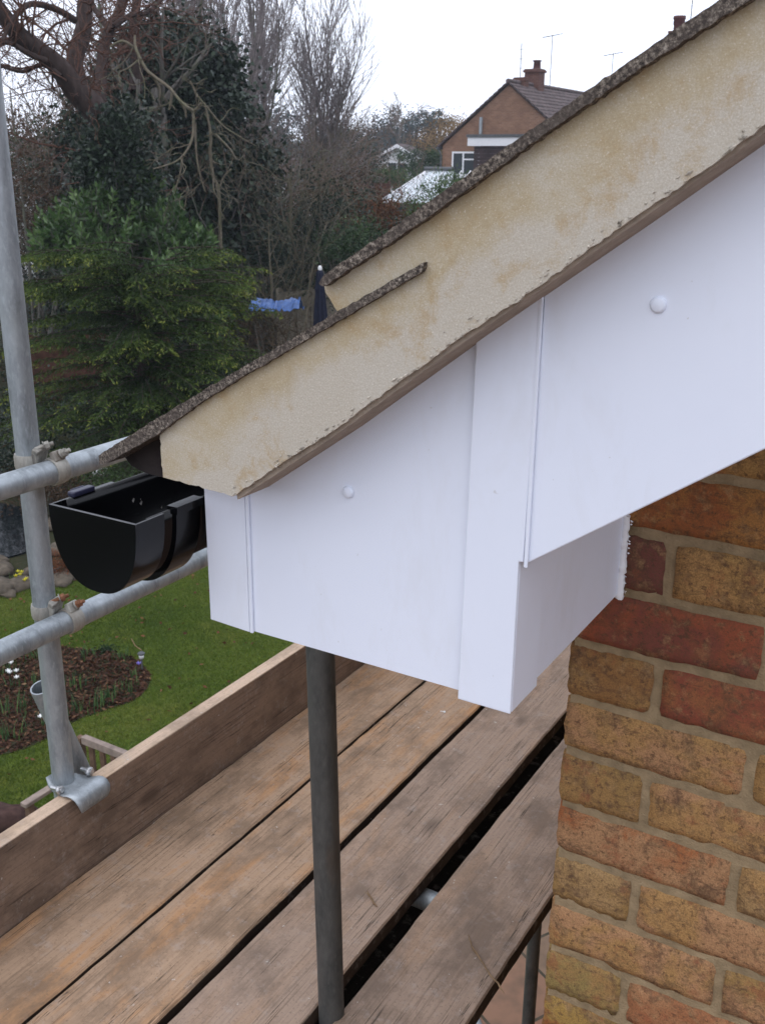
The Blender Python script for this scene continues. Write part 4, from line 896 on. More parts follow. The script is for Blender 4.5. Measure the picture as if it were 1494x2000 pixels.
# oak at the far left, with traced limbs
def guide(pp, D, dd=0):
    out = []
    for i, (px, py, r) in enumerate(pp): out.append((at(px, py, D+dd*i/len(pp)), r))
    P_ = np.array([o[0] for o in out]); R2 = np.array([o[1] for o in out]); n = len(P_); Q = []; RR = []
    for i in range(n-1):
        p0, p1, p2, p3 = P_[max(i-1, 0)], P_[i], P_[i+1], P_[min(i+2, n-1)]
        for q in range(4):
            t = q/4; Q.append(.5*((2*p1)+(-p0+p2)*t+(2*p0-5*p1+4*p2-p3)*t*t+(-p0+3*p1-3*p2+p3)*t**3)); RR.append(R2[i]+(R2[i+1]-R2[i])*t)
    Q.append(P_[-1]); RR.append(R2[-1]); return np.array(Q), np.array(RR)
def traced_tree(name, guides, label, bmat, tmat, seed, per, L, kids, ang=(35, 75), up=.0, rr=.022, group=None, wob=.25, base=None, split=1, maxl=2, rmin=.005):
    g = np.random.default_rng(seed); out = []
    for gd in guides:
        P_, R2 = gd; out.append((0, P_, R2)); nseg = len(P_)
        tl = np.linalg.norm(np.diff(P_, axis=0), axis=1).sum()
        for k in range(int(per*tl)):
            i = g.integers(1, nseg-1); dd = P_[i+1]-P_[i-1]; dd /= np.linalg.norm(dd); o = np.cross(dd, g.normal(size=3)); o /= np.linalg.norm(o); a = math.radians(g.uniform(*ang)); sgn = 1
            grow(P_[i], dd*math.cos(a)*sgn+o*math.sin(a), L*g.uniform(.4, 1.2), min(R2[i]*.5, rr*g.uniform(.6, 1.3)), 1, maxl+1, g, out, wob, up, kids, (30, 65), .55, .15, rmin=rmin)
    b_ = base if base is not None else guides[0][0][0]
    return finish_tree(name, b_, out, M[bmat], M[tmat], label, group, split=split)
D0 = 22
bz = at(236, 420, D0); 
oak = [guide([(238,640,.36),(236,420,.33),(225,300,.30),(190,222,.26),(150,178,.22),(115,130,.19),(75,97,.17),(35,65,.16),(0,20,.14),(-70,-70,.10)], D0, -1.5),
       guide([(176,205,.20),(150,150,.18),(148,110,.17),(163,60,.16),(167,0,.15),(178,-90,.11)], D0, 1),
       guide([(196,215,.15),(198,150,.13),(203,100,.12),(216,55,.11),(237,18,.10),(246,-60,.07)], D0+1.5, 2),
       guide([(218,60,.08),(196,32,.065),(182,10,.05),(170,-40,.035)], D0+1.5, 1), guide([(147,40,.07),(110,18,.06),(60,8,.055),(28,36,.05),(5,80,.03)], D0, -2),
       guide([(222,52,.07),(255,30,.055),(290,24,.05),(325,-10,.03)], D0+2, 1), guide([(90,118,.06),(55,104,.05),(20,84,.04),(-30,78,.03)], D0-1, -1),
       guide([(120,150,.05),(85,126,.045),(45,140,.035),(0,128,.025)], D0-1, 1), guide([(265,180,.16),(268,110,.13),(262,50,.11),(275,-30,.08)], D0+3, 1)]
traced_tree('oak_tree', oak, 'large bare oak with thick reddish brown limbs at the top left corner', 'oak_bark', 'twig_red', 5, 4.2, 1.9, (5, 5, 4, 3), up=.02, rr=.030, split=1, maxl=2, base=np.array([bz[0], bz[1], 0]))
dead = [guide([(264,70,.02),(266,95,.027),(285,134,.030),(305,152,.029),(332,172,.027),(352,196,.025),(378,216,.03),(395,200,.02)], 20, -1),
        guide([(300,150,.03),(312,172,.024),(313,192,.015)], 20, 0), guide([(338,176,.028),(334,200,.022),(331,215,.015)], 19.7), guide([(352,196,.03),(362,215,.022),(364,230,.012)], 19.5),
        guide([(378,216,.028),(378,258,.024),(369,288,.02),(345,315,.016),(300,330,.01)], 19.3, -.4), guide([(382,240,.02),(384,300,.018),(392,345,.014),(402,376,.008)], 19.5), guide([(357,306,.018),(352,340,.014),(345,362,.01),(325,384,.006)], 19.4),
        guide([(372,158,.016),(385,185,.018),(410,216,.02),(435,245,.018),(470,268,.012),(500,285,.007)], 21, .5), guide([(400,200,.015),(412,262,.03),(411,300,.035),(417,345,.035),(428,380,.035),(432,520,.04)], 23),
        guide([(420,262,.03),(448,290,.022),(462,312,.014)], 22.5), guide([(452,330,.016),(438,345,.018),(430,365,.02)], 22), guide([(265,95,.03),(240,80,.022),(215,92,.014)], 20), guide([(270,118,.02),(250,134,.014),(232,140,.01)], 20), guide([(385,190,.02),(378,170,.015),(372,158,.01)], 20)]
traced_tree('bare_tree', dead, 'pale lichened dead branches drooping in front of the dark ivy covered tree', 'pale_bark', 'pale_bark', 8, 3.2, .85, (4, 3), up=-.05, rr=.016, rmin=.007, split=1, maxl=1, base=np.array([*at(430,500,23)[:2], 0.]), wob=.3)
# ivy-clad tree: evergreen mass
def ivy_tree():
    D = 28; specs = [((318, 125), 1.2, 1.15, 50), ((300, 195), 1.9, 1.8, 110), ((390, 170), 1.2, 1.5, 50), ((270, 290), 2.3, 2.2, 130), ((370, 310), 2.1, 2.4, 130), ((240, 380), 2.4, 2.4, 110), ((350, 440), 2.5, 2.2, 150), ((425, 400), 1.1, 2.0, 70), ((300, 560), 2.8, 2.4, 130)]
    b0 = at(330, 450, D); root = empty('ivy_clad_tree', (b0[0], b0[1], 0), 'tall dark tree smothered in ivy rising behind the laurel bush', 'tree')
    g = np.random.default_rng(3); out = []; grow((b0[0], b0[1], 0), (0, 0, 1), 7.5, .32, 0, 3, g, out, .12, .1, (9, 5, 4)); tubes_mesh('trunk', [(p, r, 6) for l, p, r in out if l < 4], M['grey_bark'], root)
    P_, Dd, T = [], [], []
    for i, ((px, py), rh, rv, n) in enumerate(specs):
        c = at(px, py, D+g.uniform(-.6, .6)); a, b_, t = clumps(c, (rh, rh*.8, rv), int(n*1.5), 62, .26, shell=.4, seed=20+i, lobes=8); P_.append(a); Dd.append(b_); T.append(t)
    P_ = np.concatenate(P_); Dd = np.concatenate(Dd); Dd[:, 2] -= .6; T = np.concatenate(T); leaf_mesh('crown', P_, Dd, rng.uniform(.11, .19, len(P_)), rng.uniform(.08, .13, len(P_)), T, M['ivy'], root)
ivy_tree()
# laurel bush: whorls of large glossy leaves
def laurel():
    D = 20.5; b0 = at(250, 450, D); root = empty('laurel_bush', (b0[0], b0[1], 0), 'large glossy green laurel bush behind the golden conifer', 'bush'); g = np.random.default_rng(4)
    specs = [((215, 372), .42, .62, 46), ((190, 430), .9, .75, 110), ((290, 430), .9, .75, 120), ((130, 470), .75, .55, 60), ((360, 480), .62, .62, 80), ((250, 520), 1.6, .9, 160), ((300, 620), 1.7, 1.3, 120), ((95, 445), .4, .35, 20), ((390, 465), .3, .35, 22), ((290, 360), .4, .45, 26)]
    P_, Dd, T = [], [], []; stems = []
    for i, ((px, py), rh, rv, n) in enumerate(specs):
        c = at(px, py, D+g.uniform(-.4, .4)); d = unit(g.normal(size=(n, 3))); cc = c+d*np.array([rh, rh, rv])*(g.random(n)**.33)[:, None]
        for k in range(n):
            ax = d[k]*.8+np.array([0, 0, 1.0])+g.normal(0, .25, 3); ax /= np.linalg.norm(ax); stems.append((np.array([cc[k]-ax*.5, cc[k]]), np.array([.010, .006]), 3)); tn = g.uniform(.2, .75)
            m_ = 13
            for q in range(m_):
                a = 2.4*q; o = np.cross(ax, [math.cos(a), math.sin(a), .3]); o /= np.linalg.norm(o); h = q/m_; dd = o*(1-.55*h)+ax*(.25+.7*h); L = .15*g.uniform(.8, 1.2)
                P_.append(cc[k]-ax*.30*(1-h)+dd*L*.5); Dd.append(dd); T.append(tn+.35*h*g.random()+g.normal(0, .1))
    tubes_mesh('stems', stems, M['grey_bark'], root); n = len(P_); leaf_mesh('leaves', np.array(P_), np.array(Dd), rng.uniform(.13, .19, n), rng.uniform(.05, .07, n), np.array(T), M['laurel'], root)
laurel()
# spreading golden conifer: drooping feathery branches
def conifer():
    D = 17.6; b0 = at(270, 600, D); root = empty('golden_conifer', (b0[0], b0[1], 0), 'wide spreading golden green conifer with drooping feathery branches', 'conifer'); g = np.random.default_rng(9)
    P_, Dd, T = [], [], []; wood_ = [(np.array([[b0[0], b0[1], 0], [b0[0]+.05, b0[1], 1.5], [b0[0]-.05, b0[1], 3.2]]), np.array([.16, .12, .05]), 7)]
    view = unit(np.array([[CAM[0]-b0[0], CAM[1]-b0[1], 0]]))[0]; side = np.array([view[1], -view[0], 0])
    def spray(p0, dirh, L, rise, droop, w=1.0):
        n = int(16*L)+6; p = np.array(p0, float); d = np.array([dirh[0], dirh[1], rise]); pts = [p.copy()]
        for i in range(n):
            t = i/n; d2 = d.copy(); d2[2] = rise-droop*t; d2 /= np.linalg.norm(d2); p = p+d2*L/n; pts.append(p.copy())
            fw = .38*w*(1-.6*t)*min(1, .35+t*3)
            for s in (-1, 1):
                lat = np.cross(d2, [0, 0, 1]); lat /= np.linalg.norm(lat)
                fl = fw*g.uniform(.5, 1.2); fd = lat*s*.75+d2*.65+np.array([0, 0, -.28+g.normal(0, .15)]); fd /= np.linalg.norm(fd)
                m_ = max(3, int(fl/.035))
                for q in range(m_):
                    u = (q+g.random())/m_; P_.append(p+fd*fl*u+np.array([0, 0, -.22*u*u*fl])+g.normal(0, .012, 3)); Dd.append(fd*.8+g.normal(0, .38, 3)+np.array([0, 0, -.12])); T.append(.06+.66*u**1.5*(.35+.65*t)+.42*t**1.5+g.normal(0, .09)+br)
        wood_.append((np.array(pts[::3]+[pts[-1]]), np.linspace(.018, .004, len(pts[::3])+1), 3))
    for k in range(140):
        a = g.uniform(0, 2*math.pi); h = g.random()**.8*2.9+.85; maxL = 2.9*(1-.32*(h-.85)/2.9); dirh = (math.cos(a), math.sin(a)); br = g.normal(0, .08)
        # wider across the view than deep
        cside = abs(dirh[0]*side[0]+dirh[1]*side[1]); L = maxL*(.62+.42*cside)*g.uniform(.7, 1.08)
        spray((b0[0], b0[1], h), dirh, L, g.uniform(.12, .42), g.uniform(.35, .75), 1.25)
    for px, py, n in ((60, 497, 6), (45, 560, 5), (435, 500, 6), (480, 545, 6), (110, 488, 5), (160, 500, 4), (495, 590, 4), (470, 640, 5), (400, 590, 5), (330, 540, 4), (180, 530, 5), (250, 560, 4), (450,700,4)):
        for _ in range(n):
            tip = at(px+g.normal(0, 18), py+g.normal(0, 10), D-g.uniform(.0, 1.6)); v0 = tip-np.array([b0[0], b0[1], tip[2]]); L = .95*g.uniform(.8, 1.2); vh = v0[:2]/max(np.linalg.norm(v0[:2]), .1); br = .08
            spray(tip-np.array([vh[0]*L, vh[1]*L, .05]), vh+g.normal(0, .2, 2), L, .25, .5, 1.1)
    n = len(P_); T = np.array(T); tubes_mesh('trunk', wood_, M['oak_bark'], root)
    leaf_mesh('foliage', np.array(P_), np.array(Dd), rng.uniform(.05, .095, n), rng.uniform(.014, .026, n), T, M['conifer'], root)
conifer()
# shrubs
def shrub(px, py, D, r, label, mat='shrub', n=70, per=60, leaf=(.08, .05), seed=1, name='shrub', cat='shrub', group=None, spread=.18, floor=None, up=0, stem='grey_bark'):
    c = at(px, py, D); z0 = gz(c[0], c[1]); root = empty(name, (c[0], c[1], z0), label, cat, group); P_, Dd, T = clumps(c, r, n, per, spread, seed=seed, floor=z0+.02); Dd[:, 2] += up
    g = np.random.default_rng(seed); st = []
    for k in range(9):
        q = c+g.normal(0, .45, 3)*np.array(r); st.append((np.array([[c[0], c[1], z0-.05], [(c[0]+q[0])/2+g.normal(0, .1), (c[1]+q[1])/2, (z0+q[2])/2], q]), np.array([.03, .022, .01])*max(1, r[2]), 4))
    tubes_mesh('stems', st, M[stem], root); leaf_mesh('foliage', P_, Dd, rng.uniform(leaf[0]*.6, leaf[0]*1.3, len(P_)), rng.uniform(leaf[1]*.7, leaf[1]*1.2, len(P_)), T, M[mat], root); return root
shrub(110, 300, 30, (3.2, 2, 2.6), 'brown leafless thicket with dry leaves left of the ivy tree', 'brown_leaf', 120, 40, (.07,.03), 31)
shrub(40, 400, 27, (2.4, 1.8, 2.0), 'mixed green and brown shrub beside the upright tube at the left edge', 'brown_leaf', 110, 40, (.08,.04), 32)
shrub(60, 330, 33, (2.0, 1.6, 1.4), 'dull green shrub below the small white gable at far left', 'shrub', 60, 50, (.09,.05), 33)
shrub(490, 460, 28, (1.2, 1.2, 2.0), 'russet brown bush right of the ivy tree', 'beech', 70, 40, (.07,.04), 34)
shrub(610, 470, 27, (2.0, 1.6, 1.5), 'dark evergreen shrub behind the closed parasol', 'ivy', 120, 60, (.09,.06), 35)
shrub(560, 520, 26, (1.7, 1.3, 1.2), 'dark evergreen shrub above the blue tarpaulin', 'ivy', 90, 60, (.08,.05), 36)
shrub(700, 440, 32, (1.7, 1.4, 1.4), 'dark green shrub below the beech hedge', 'ivy', 90, 55, (.09,.06), 37)
shrub(735, 425, 30, (1.5, 1.2, .75), 'russet beech hedge holding its dead leaves near the mossy verge', 'beech', 120, 60, (.06,.045), 38, 'beech_hedge', 'hedge', spread=.14)
shrub(650, 405, 33, (1.6, 1.2, .9), 'russet brown shrub in the middle of the dark thicket', 'beech', 60, 40, (.06,.04), 39)
shrub(700, 485, 24, (1.1, .8, .55), 'bright green bush just above the lichened tile edge', 'shrub', 90, 55, (.08,.04), 40)
shrub(862, 436, 30, (1.25, 1.0, .68), 'fresh green bush in front of the conservatory roof', 'shrub_light', 120, 60, (.10,.035), 41, up=.8)
shrub(905, 374, 32, (1.3, .9, .45), 'green bush under the neighbour window', 'shrub_light', 90, 55, (.10,.035), 42, up=.8)
shrub(765, 352, 60, (2.0, 1.2, .6), 'rounded light green shrub behind the conservatory', 'shrub_light', 70, 50, (.12,.08), 43)
shrub(728, 346, 64, (1.8, 1.4, .6), 'rounded dark green shrub left of the conservatory', 'shrub', 70, 50, (.12,.08), 44)
shrub(832, 322, 66, (2.6, 1.6, .9), 'clipped dark green hedge beside the small white house', 'shrub', 120, 60, (.12,.08), 45, 'hedge', 'hedge')
shrub(690, 312, 60, (2.2, 2, 1.6), 'dark rounded evergreen tree standing above the brown fence', 'ivy', 90, 55, (.14,.09), 46, 'evergreen_tree', 'tree')
shrub(540, 660, 20.2, (1.05, .9, .62), 'brown brushwood heap below the blue tarpaulin', 'brown_leaf', 70, 45, (.10,.012), 47, 'brushwood', 'brushwood')
shrub(440, 790, 20, (1.6, 1.2, .8), 'dark low shrub under the right side of the conifer', 'ivy', 70, 55, (.08,.05), 48)
shrub(250, 830, 19.5, (1.6, .9, .5), 'dark low ground shrub in shade in front of the brown fence', 'ivy', 50, 50, (.08,.05), 49)
shrub(120, 1110, 13.9, (.42, .35, .22), 'rusty orange heather at the lawn edge behind the upright tube', 'heather', 50, 60, (.05,.01), 50, 'heather', 'heather', spread=.05, up=1)
shrub(215, 930, 17, (.8, .6, .35), 'yellow green low plant behind the tip of the roof', 'shrub_light', 40, 45, (.07,.03), 51, 'border_plant', 'plant')
shrub(95, 960, 16.5, (.8, .5, .3), 'brown and green low plant by the pond behind the upper rail', 'brown_leaf', 40, 45, (.07,.03), 52, 'border_plant', 'plant')
shrub(20, 900, 18, (1.2, .8, .5), 'dark low shrub left of the upright tube beyond the pond', 'ivy', 60, 50, (.07,.04), 53)
shrub(232, 315, 20.9, (.72, .6, .85), 'dark ivy wrapped round the lower trunk of the big oak', 'ivy', 90, 60, (.10,.07), 95, 'ivy_growth', 'ivy')
shrub(196, 330, 21.0, (.45, .4, .5), 'small ivy tuft at the left of the oak trunk above the laurel', 'ivy', 40, 50, (.09,.06), 96, 'ivy_growth', 'ivy')
# bare trees
UP = dict(wob=.07, up=.12, ang=(14, 34), ratio=.62, first=.12)
bare_tree(632, 62, 45, 'fan shaped upright bare tree standing alone against the white sky', .16, 61, nchild=(20, 11, 7, 3), maxl=3, frac=.80, rmin=.010, wob=.06, up=.13, ang=(20, 40), ratio=.60, first=.40)
bare_tree(455, -60, 38, 'tallest grey bare tree right of the ivy tree, running out of the top', .17, 62, nchild=(20, 10, 6, 3), maxl=3, rmin=.009, **UP)
bare_tree(400, -40, 40, 'thin grey bare tree directly behind the ivy tree top', .15, 63, nchild=(18, 10, 6, 3), maxl=3, rmin=.009, **UP)
bare_tree(520, 40, 42, 'grey bare tree between the tall tree and the fan shaped tree', .14, 64, nchild=(18, 10, 6, 3), maxl=3, rmin=.009, wob=.10, up=.08, ang=(20, 42), ratio=.6, first=.2)
bare_tree(560, 150, 40, 'smaller spreading bare tree left of the fan shaped tree trunk', .11, 65, nchild=(11, 6, 5, 3), maxl=3, rmin=.006, wob=.16, up=.04, ang=(30, 55), ratio=.6)
bare_tree(330, -60, 42, 'pinkish grey bare tree behind the oak limbs', .16, 66, nchild=(14, 7, 5, 3), maxl=3, rmin=.007, tmat='twig_brown', **UP)
bare_tree(190, -20, 34, 'dense brown bare tree behind the junction of the oak limbs', .15, 96, nchild=(18, 9, 6, 3), maxl=3, rmin=.008, tmat='twig_brown', wob=.13, up=.05, ang=(25, 50), ratio=.58)
bare_tree(45, -10, 40, 'tall grey bare tree at the left edge behind the oak twigs', .15, 97, nchild=(18, 9, 6, 3), maxl=3, rmin=.009, tmat='twig_grey', wob=.13, up=.05, ang=(25, 50), ratio=.58)
bare_tree(90, -30, 36, 'reddish bare tree behind the oak at far left', .16, 67, nchild=(13, 7, 5, 3), maxl=3, rmin=.007, tmat='twig_brown', wob=.13, up=.05, ang=(25, 50), ratio=.58)
bare_tree(10, 60, 33, 'bare brown tree at the very left edge beyond the upright tube', .13, 68, nchild=(17, 9, 6, 3), maxl=3, rmin=.007, tmat='twig_brown', wob=.15, up=.04, ang=(30, 55), ratio=.58)
bare_tree(150, 130, 30, 'low brown bare tree below the oak limbs', .10, 69, nchild=(18, 9, 6, 3), maxl=3, rmin=.007, tmat='twig_brown', wob=.18, up=.02, ang=(35, 60), ratio=.58)
sp = dict(wob=.17, up=.015, ang=(35, 65), ratio=.62)
bare_tree(500, 250, 27, 'spreading brown bare tree at the right foot of the ivy tree', .09, 70, nchild=(13, 8, 5, 3), maxl=3, rmin=.005, tmat='twig_brown', **sp)
bare_tree(560, 290, 26, 'spreading bare tree with olive twigs above the blue tarpaulin', .08, 71, nchild=(13, 8, 5, 3), maxl=3, rmin=.005, bmat='pale_bark', tmat='pale_bark', **sp)
bare_tree(620, 260, 31, 'brown bare tree in the centre of the thicket', .10, 72, nchild=(14, 8, 5, 3), maxl=3, rmin=.006, tmat='twig_brown', **sp)
bare_tree(690, 250, 36, 'grey brown bare tree at the right of the thicket', .10, 73, nchild=(14, 8, 5, 3), maxl=3, rmin=.006, tmat='twig_brown', **sp)
bare_tree(590, 380, 24.5, 'low bare bush with long pale arching stems over the dark shrubs', .05, 74, nchild=(12, 6, 4), maxl=2, rmin=.005, bmat='pale_bark', tmat='pale_bark', wob=.15, up=.0, ang=(40, 75), ratio=.9, name='bare_bush')
bare_tree(526, 395, 24, 'slender pale sapling stem standing right of the conifer', .035, 75, nchild=(7, 4), maxl=2, rmin=.004, bmat='pale_bark', tmat='pale_bark', wob=.04, up=.1, ang=(30, 60), ratio=.35)
bare_tree(768, 200, 75, 'bare tree on the skyline left of the golden tree', .16, 76, nchild=(12, 7, 5), maxl=3, rmin=.012, tmat='twig_brown', wob=.10, up=.05, ang=(30, 55), ratio=.5)
bare_tree(712, 205, 70, 'crooked bare tree on the skyline right of the fan shaped tree', .16, 77, nchild=(9, 6, 5), maxl=3, rmin=.012, tmat='twig_brown', wob=.16, up=.03, ang=(30, 60), ratio=.5)
bare_tree(660, 300, 48, 'greyish bare tree below the fan shaped tree', .12, 78, nchild=(13, 7, 5, 3), maxl=3, rmin=.008, tmat='twig_grey', **sp)
bare_tree(705, 280, 66, 'brown bare tree above the brown fence', .12, 79, nchild=(13, 7, 5, 3), maxl=3, rmin=.009, tmat='twig_brown', **sp)
# far woodland in masses
def wood_tree(px, py, D, r, mat, label, seed, leaf=.3, n=60, per=50, name='far_tree', group='trees on the far skyline'):
    c = at(px, py, D); c[2] -= r[2]; z0 = gz(c[0], c[1]); root = empty(name, (c[0], c[1], z0), label, 'tree', group); P_, Dd, T = clumps(c, r, int(n*1.6), int(per*1.5), min(r)*.18, seed=seed, lobes=7)
    tubes_mesh('trunk', [(np.array([[c[0], c[1], z0-.5], [c[0]+.2, c[1], (z0+c[2])/2], [c[0], c[1], c[2]]]), np.array([.35, .28, .12]), 6)], M['grey_bark'], root)
    leaf_mesh('crown', P_, Dd, rng.uniform(leaf*.5, leaf*1.2, len(P_)), leaf*.6, T, M[mat], root)
wood_tree(870, 228, 80, (2.3, 2.5, 2.8), 'autumn', 'golden brown tree beside the neighbour roof', 81, .16, 70, 50)
wood_tree(897, 222, 88, (2.6, 2.4, 2.4), 'autumn', 'golden brown tree touching the neighbour roof slope', 82, .16, 60, 50)
wood_tree(845, 238, 90, (2.2, 2.4, 2.8), 'brown_leaf', 'brown tree left of the golden trees', 83, .18, 60, 50)
wood_tree(838, 217, 150, (3.2, 2.5, 1.3), 'pine', 'lone flat topped pine on the far skyline', 84, .3, 30, 50, 'pine_tree')
wood_tree(797, 219, 140, (4.4, 4, 4.5), 'pine', 'broad dark pine on the far skyline left of the flat topped pine', 85, .35, 60, 50, 'pine_tree')
wood_tree(765, 221, 150, (5.5, 4, 5), 'pine', 'rounded evergreen on the far skyline behind the bare tree', 86, .35, 60, 50, 'evergreen_tree')
wood_tree(725, 224, 145, (5.5, 4, 5), 'brown_leaf', 'rounded brown tree on the far skyline right of the fan shaped tree', 87, .35, 60, 50)
wood_tree(660, 232, 120, (5.5, 4, 5), 'brown_leaf', 'brown tree mass on the skyline behind the fan shaped tree trunk', 88, .35, 60, 50)
wood_tree(585, 225, 110, (5.5, 4, 5), 'pine', 'dark evergreen on the skyline left of the fan shaped tree trunk', 89, .35, 60, 50, 'evergreen_tree')
wood_tree(500, 230, 100, (5.5, 4, 5), 'ivy', 'dark evergreen on the skyline right of the ivy tree', 90, .35, 60, 50, 'evergreen_tree')
# low woodland filling the valley: one mass nobody could count
def mass(name, rows, mat, leaf, seed, per=26):
    g = np.random.default_rng(seed); P_, Dd, T = [], [], []
    for (pxa, pxb, pyt, D, n, rr) in rows:
        for k in range(n):
            px = g.uniform(pxa, pxb); t = at(px, pyt+g.uniform(-8, 20), D*g.uniform(.92, 1.08)); z0 = gz(t[0], t[1]); h = t[2]-z0; u = g.random()
            c = np.array([t[0], t[1], z0+h*u]); P_.append(c+g.normal(size=(per, 3))*rr*.35); Dd.append(g.normal(size=(per, 3))); T.append(np.full(per, g.uniform(.1, .8))+g.normal(0, .12, per))
    P_ = np.concatenate(P_); o = leaf_mesh(name, P_, np.concatenate(Dd), rng.uniform(leaf*.6, leaf*1.3, len(P_)), leaf*.55, np.concatenate(T), M[mat]); return tag(o, None, None, None, 'stuff')
tag(mass('woodland', [(-250, 730, 262, 75, 640, 2.0), (-250, 680, 262, 52, 600, 1.6), (680, 860, 300, 100, 120, 2.2), (-250, 330, 225, 48, 700, 1.5)], 'brown_leaf', .17, 91), 'brown winter woodland filling the valley behind the gardens', 'woodland')
tag(mass('woodland', [(-250, 720, 275, 68, 240, 2.0), (-250, 620, 330, 38, 350, 1.2)], 'ivy', .16, 92), 'dark evergreen undergrowth among the winter woodland', 'woodland')
tag(mass('undergrowth', [(-200, 60, 480, 29, 160, .9), (430, 700, 470, 31, 260, .9), (60, 460, 500, 27, 260, .9), (-200, 500, 770, 22.5, 260, .5)], 'ivy', .10, 93, 34), 'dark tangled undergrowth along the garden boundary', 'undergrowth')
tag(mass('undergrowth', [(430, 720, 330, 34, 420, .9), (-100, 240, 330, 30, 300, .9)], 'brown_leaf', .09, 94, 34), 'brown tangled brambles behind the garden boundary', 'undergrowth')
# ================================================================== LAWN AND BED DETAIL
def scatter_in(poly, n, g, holes=()):
    xs_ = [p[0] for p in poly]; ys_ = [p[1] for p in poly]; out = []
    while len(out) < n:
        P_ = np.stack([g.uniform(min(xs_), max(xs_), n), g.uniform(min(ys_), max(ys_), n)], 1)
        for x, y in P_:
            if inpoly(x, y, poly) and not any(inpoly(x, y, h) for h in holes): out.append((x, y))
            if len(out) >= n: break
    return np.array(out)
g = np.random.default_rng(55)
vis = [g2(*p)[:2] for p in [(-30, 1700), (-30, 1165), (420, 1095), (640, 1240)]]; vis = [tuple(p) for p in vis]
lawn_v = [p for p in vis]
S = scatter_in(lawn_v, 70000, g, [bed_pts]); n = len(S)
patch = 0.04+(np.sin(S[:, 0]*1.7+np.sin(S[:, 1]*1.3)*1.2)+np.sin(S[:, 1]*2.3+S[:, 0]*.7))*.17
h = rng.uniform(.022, .045, n); D_ = np.stack([g.normal(0, .55, n), g.normal(0, .55, n), np.full(n, 1.)], 1); C_ = np.stack([S[:, 0], S[:, 1], .018+h*.4], 1)
tag(leaf_mesh('grass', C_, D_, h, .007, .45+patch+g.normal(0, .2, n), M['blade']), 'short green grass of the lawn', 'grass', kind='stuff')
# fallen leaves on the lawn
S = scatter_in(lawn_v, 170, g, [bed_pts]); n = len(S); C_ = np.stack([S[:, 0], S[:, 1], .055+g.random(n)*.01], 1); D_ = np.stack([g.normal(size=n), g.normal(size=n), g.normal(0, .2, n)], 1)
tag(leaf_mesh('fallen_leaves', C_, D_, g.uniform(.03, .07, n), g.uniform(.02, .04, n), g.random(n), M['beech']), 'brown leaves fallen on the lawn', 'leaves', kind='stuff')
# mulch chips
S = scatter_in(bed_pts, 9000, g); n = len(S); C_ = np.stack([S[:, 0], S[:, 1], .032+abs(g.normal(0, .012, n))], 1); D_ = np.stack([g.normal(size=n), g.normal(size=n), g.normal(0, .35, n)], 1)
tag(leaf_mesh('bark_mulch', C_, D_, g.uniform(.03, .085, n), g.uniform(.014, .035, n), g.beta(1.6, 3, n), M['mulch']), 'brown bark chips covering the flower bed', 'mulch', kind='stuff')
def strap_plant(px, py, n, hgt, label, name='bulb_plant', cat='plant', flowers=None, fm=None, group=None, spread=.05, seed=0):
    g_ = np.random.default_rng(seed+int(px*7+py)); c = g2(px, py); root = empty(name, (c[0], c[1], .02), label, cat, group); V = []; F = []; T = []
    for k in range(n):
        a = g_.uniform(0, 6.28); x, y = c[0]+g_.normal(0, spread), c[1]+g_.normal(0, spread); L = hgt*g_.uniform(.6, 1.15); ln = g_.uniform(.05, .35); wv = np.array([-math.sin(a), math.cos(a), 0])*.007; n0 = len(V); t = g_.random()
        for i in range(4):
            s = i/3; q = np.array([x+math.cos(a)*ln*L*s*s, y+math.sin(a)*ln*L*s*s, .02+L*s*(1-.15*s)]); ww_ = 1-s*.8; V += [q-wv*ww_, q+wv*ww_]; T += [t, t]
        for i in range(3): F.append((n0+2*i, n0+2*i+1, n0+2*i+3, n0+2*i+2))
    np_mesh('leaves', V, F, T, M['strap'], root)
    if flowers:
        for k in range(flowers):
            mb = MB(); x, y = c[0]+g_.normal(0, spread*1.2), c[1]+g_.normal(0, spread*1.2); z = .02+hgt*g_.uniform(.75, 1.0); st = mb
            for q in range(5):
                a = q*1.257; ca_, sa_ = math.cos(a), math.sin(a); st.add([(x, y, z), (x+.020*ca_-.014*sa_, y+.020*sa_+.014*ca_, z+.022), (x+.028*ca_, y+.028*sa_, z+.042), (x+.020*ca_+.014*sa_, y+.020*sa_-.014*ca_, z+.022)], [(0,1,2,3)])
            st.build('flower', M[fm], root)
    return root
strap_plant(18, 1318, 24, .20, 'clump of white crocuses at the left edge of the bed', 'crocus', 'flower', 6, 'petal_white', spread=.07)
strap_plant(30, 1345, 16, .16, 'pair of white crocuses just below the first clump', 'crocus', 'flower', 4, 'petal_white', spread=.05)
strap_plant(84, 1425, 10, .10, 'tiny white flower near the lawn edge left of the leaning tube', 'snowdrop', 'flower', 2, 'petal_white', spread=.03)
strap_plant(262, 1326, 12, .14, 'single violet crocus at the right end of the bed', 'crocus', 'flower', 1, 'petal_blue', spread=.02)
strap_plant(38, 1142, 20, .14, 'yellow primroses beyond the lawn edge', 'primrose', 'flower', 7, 'petal_yellow', spread=.09)
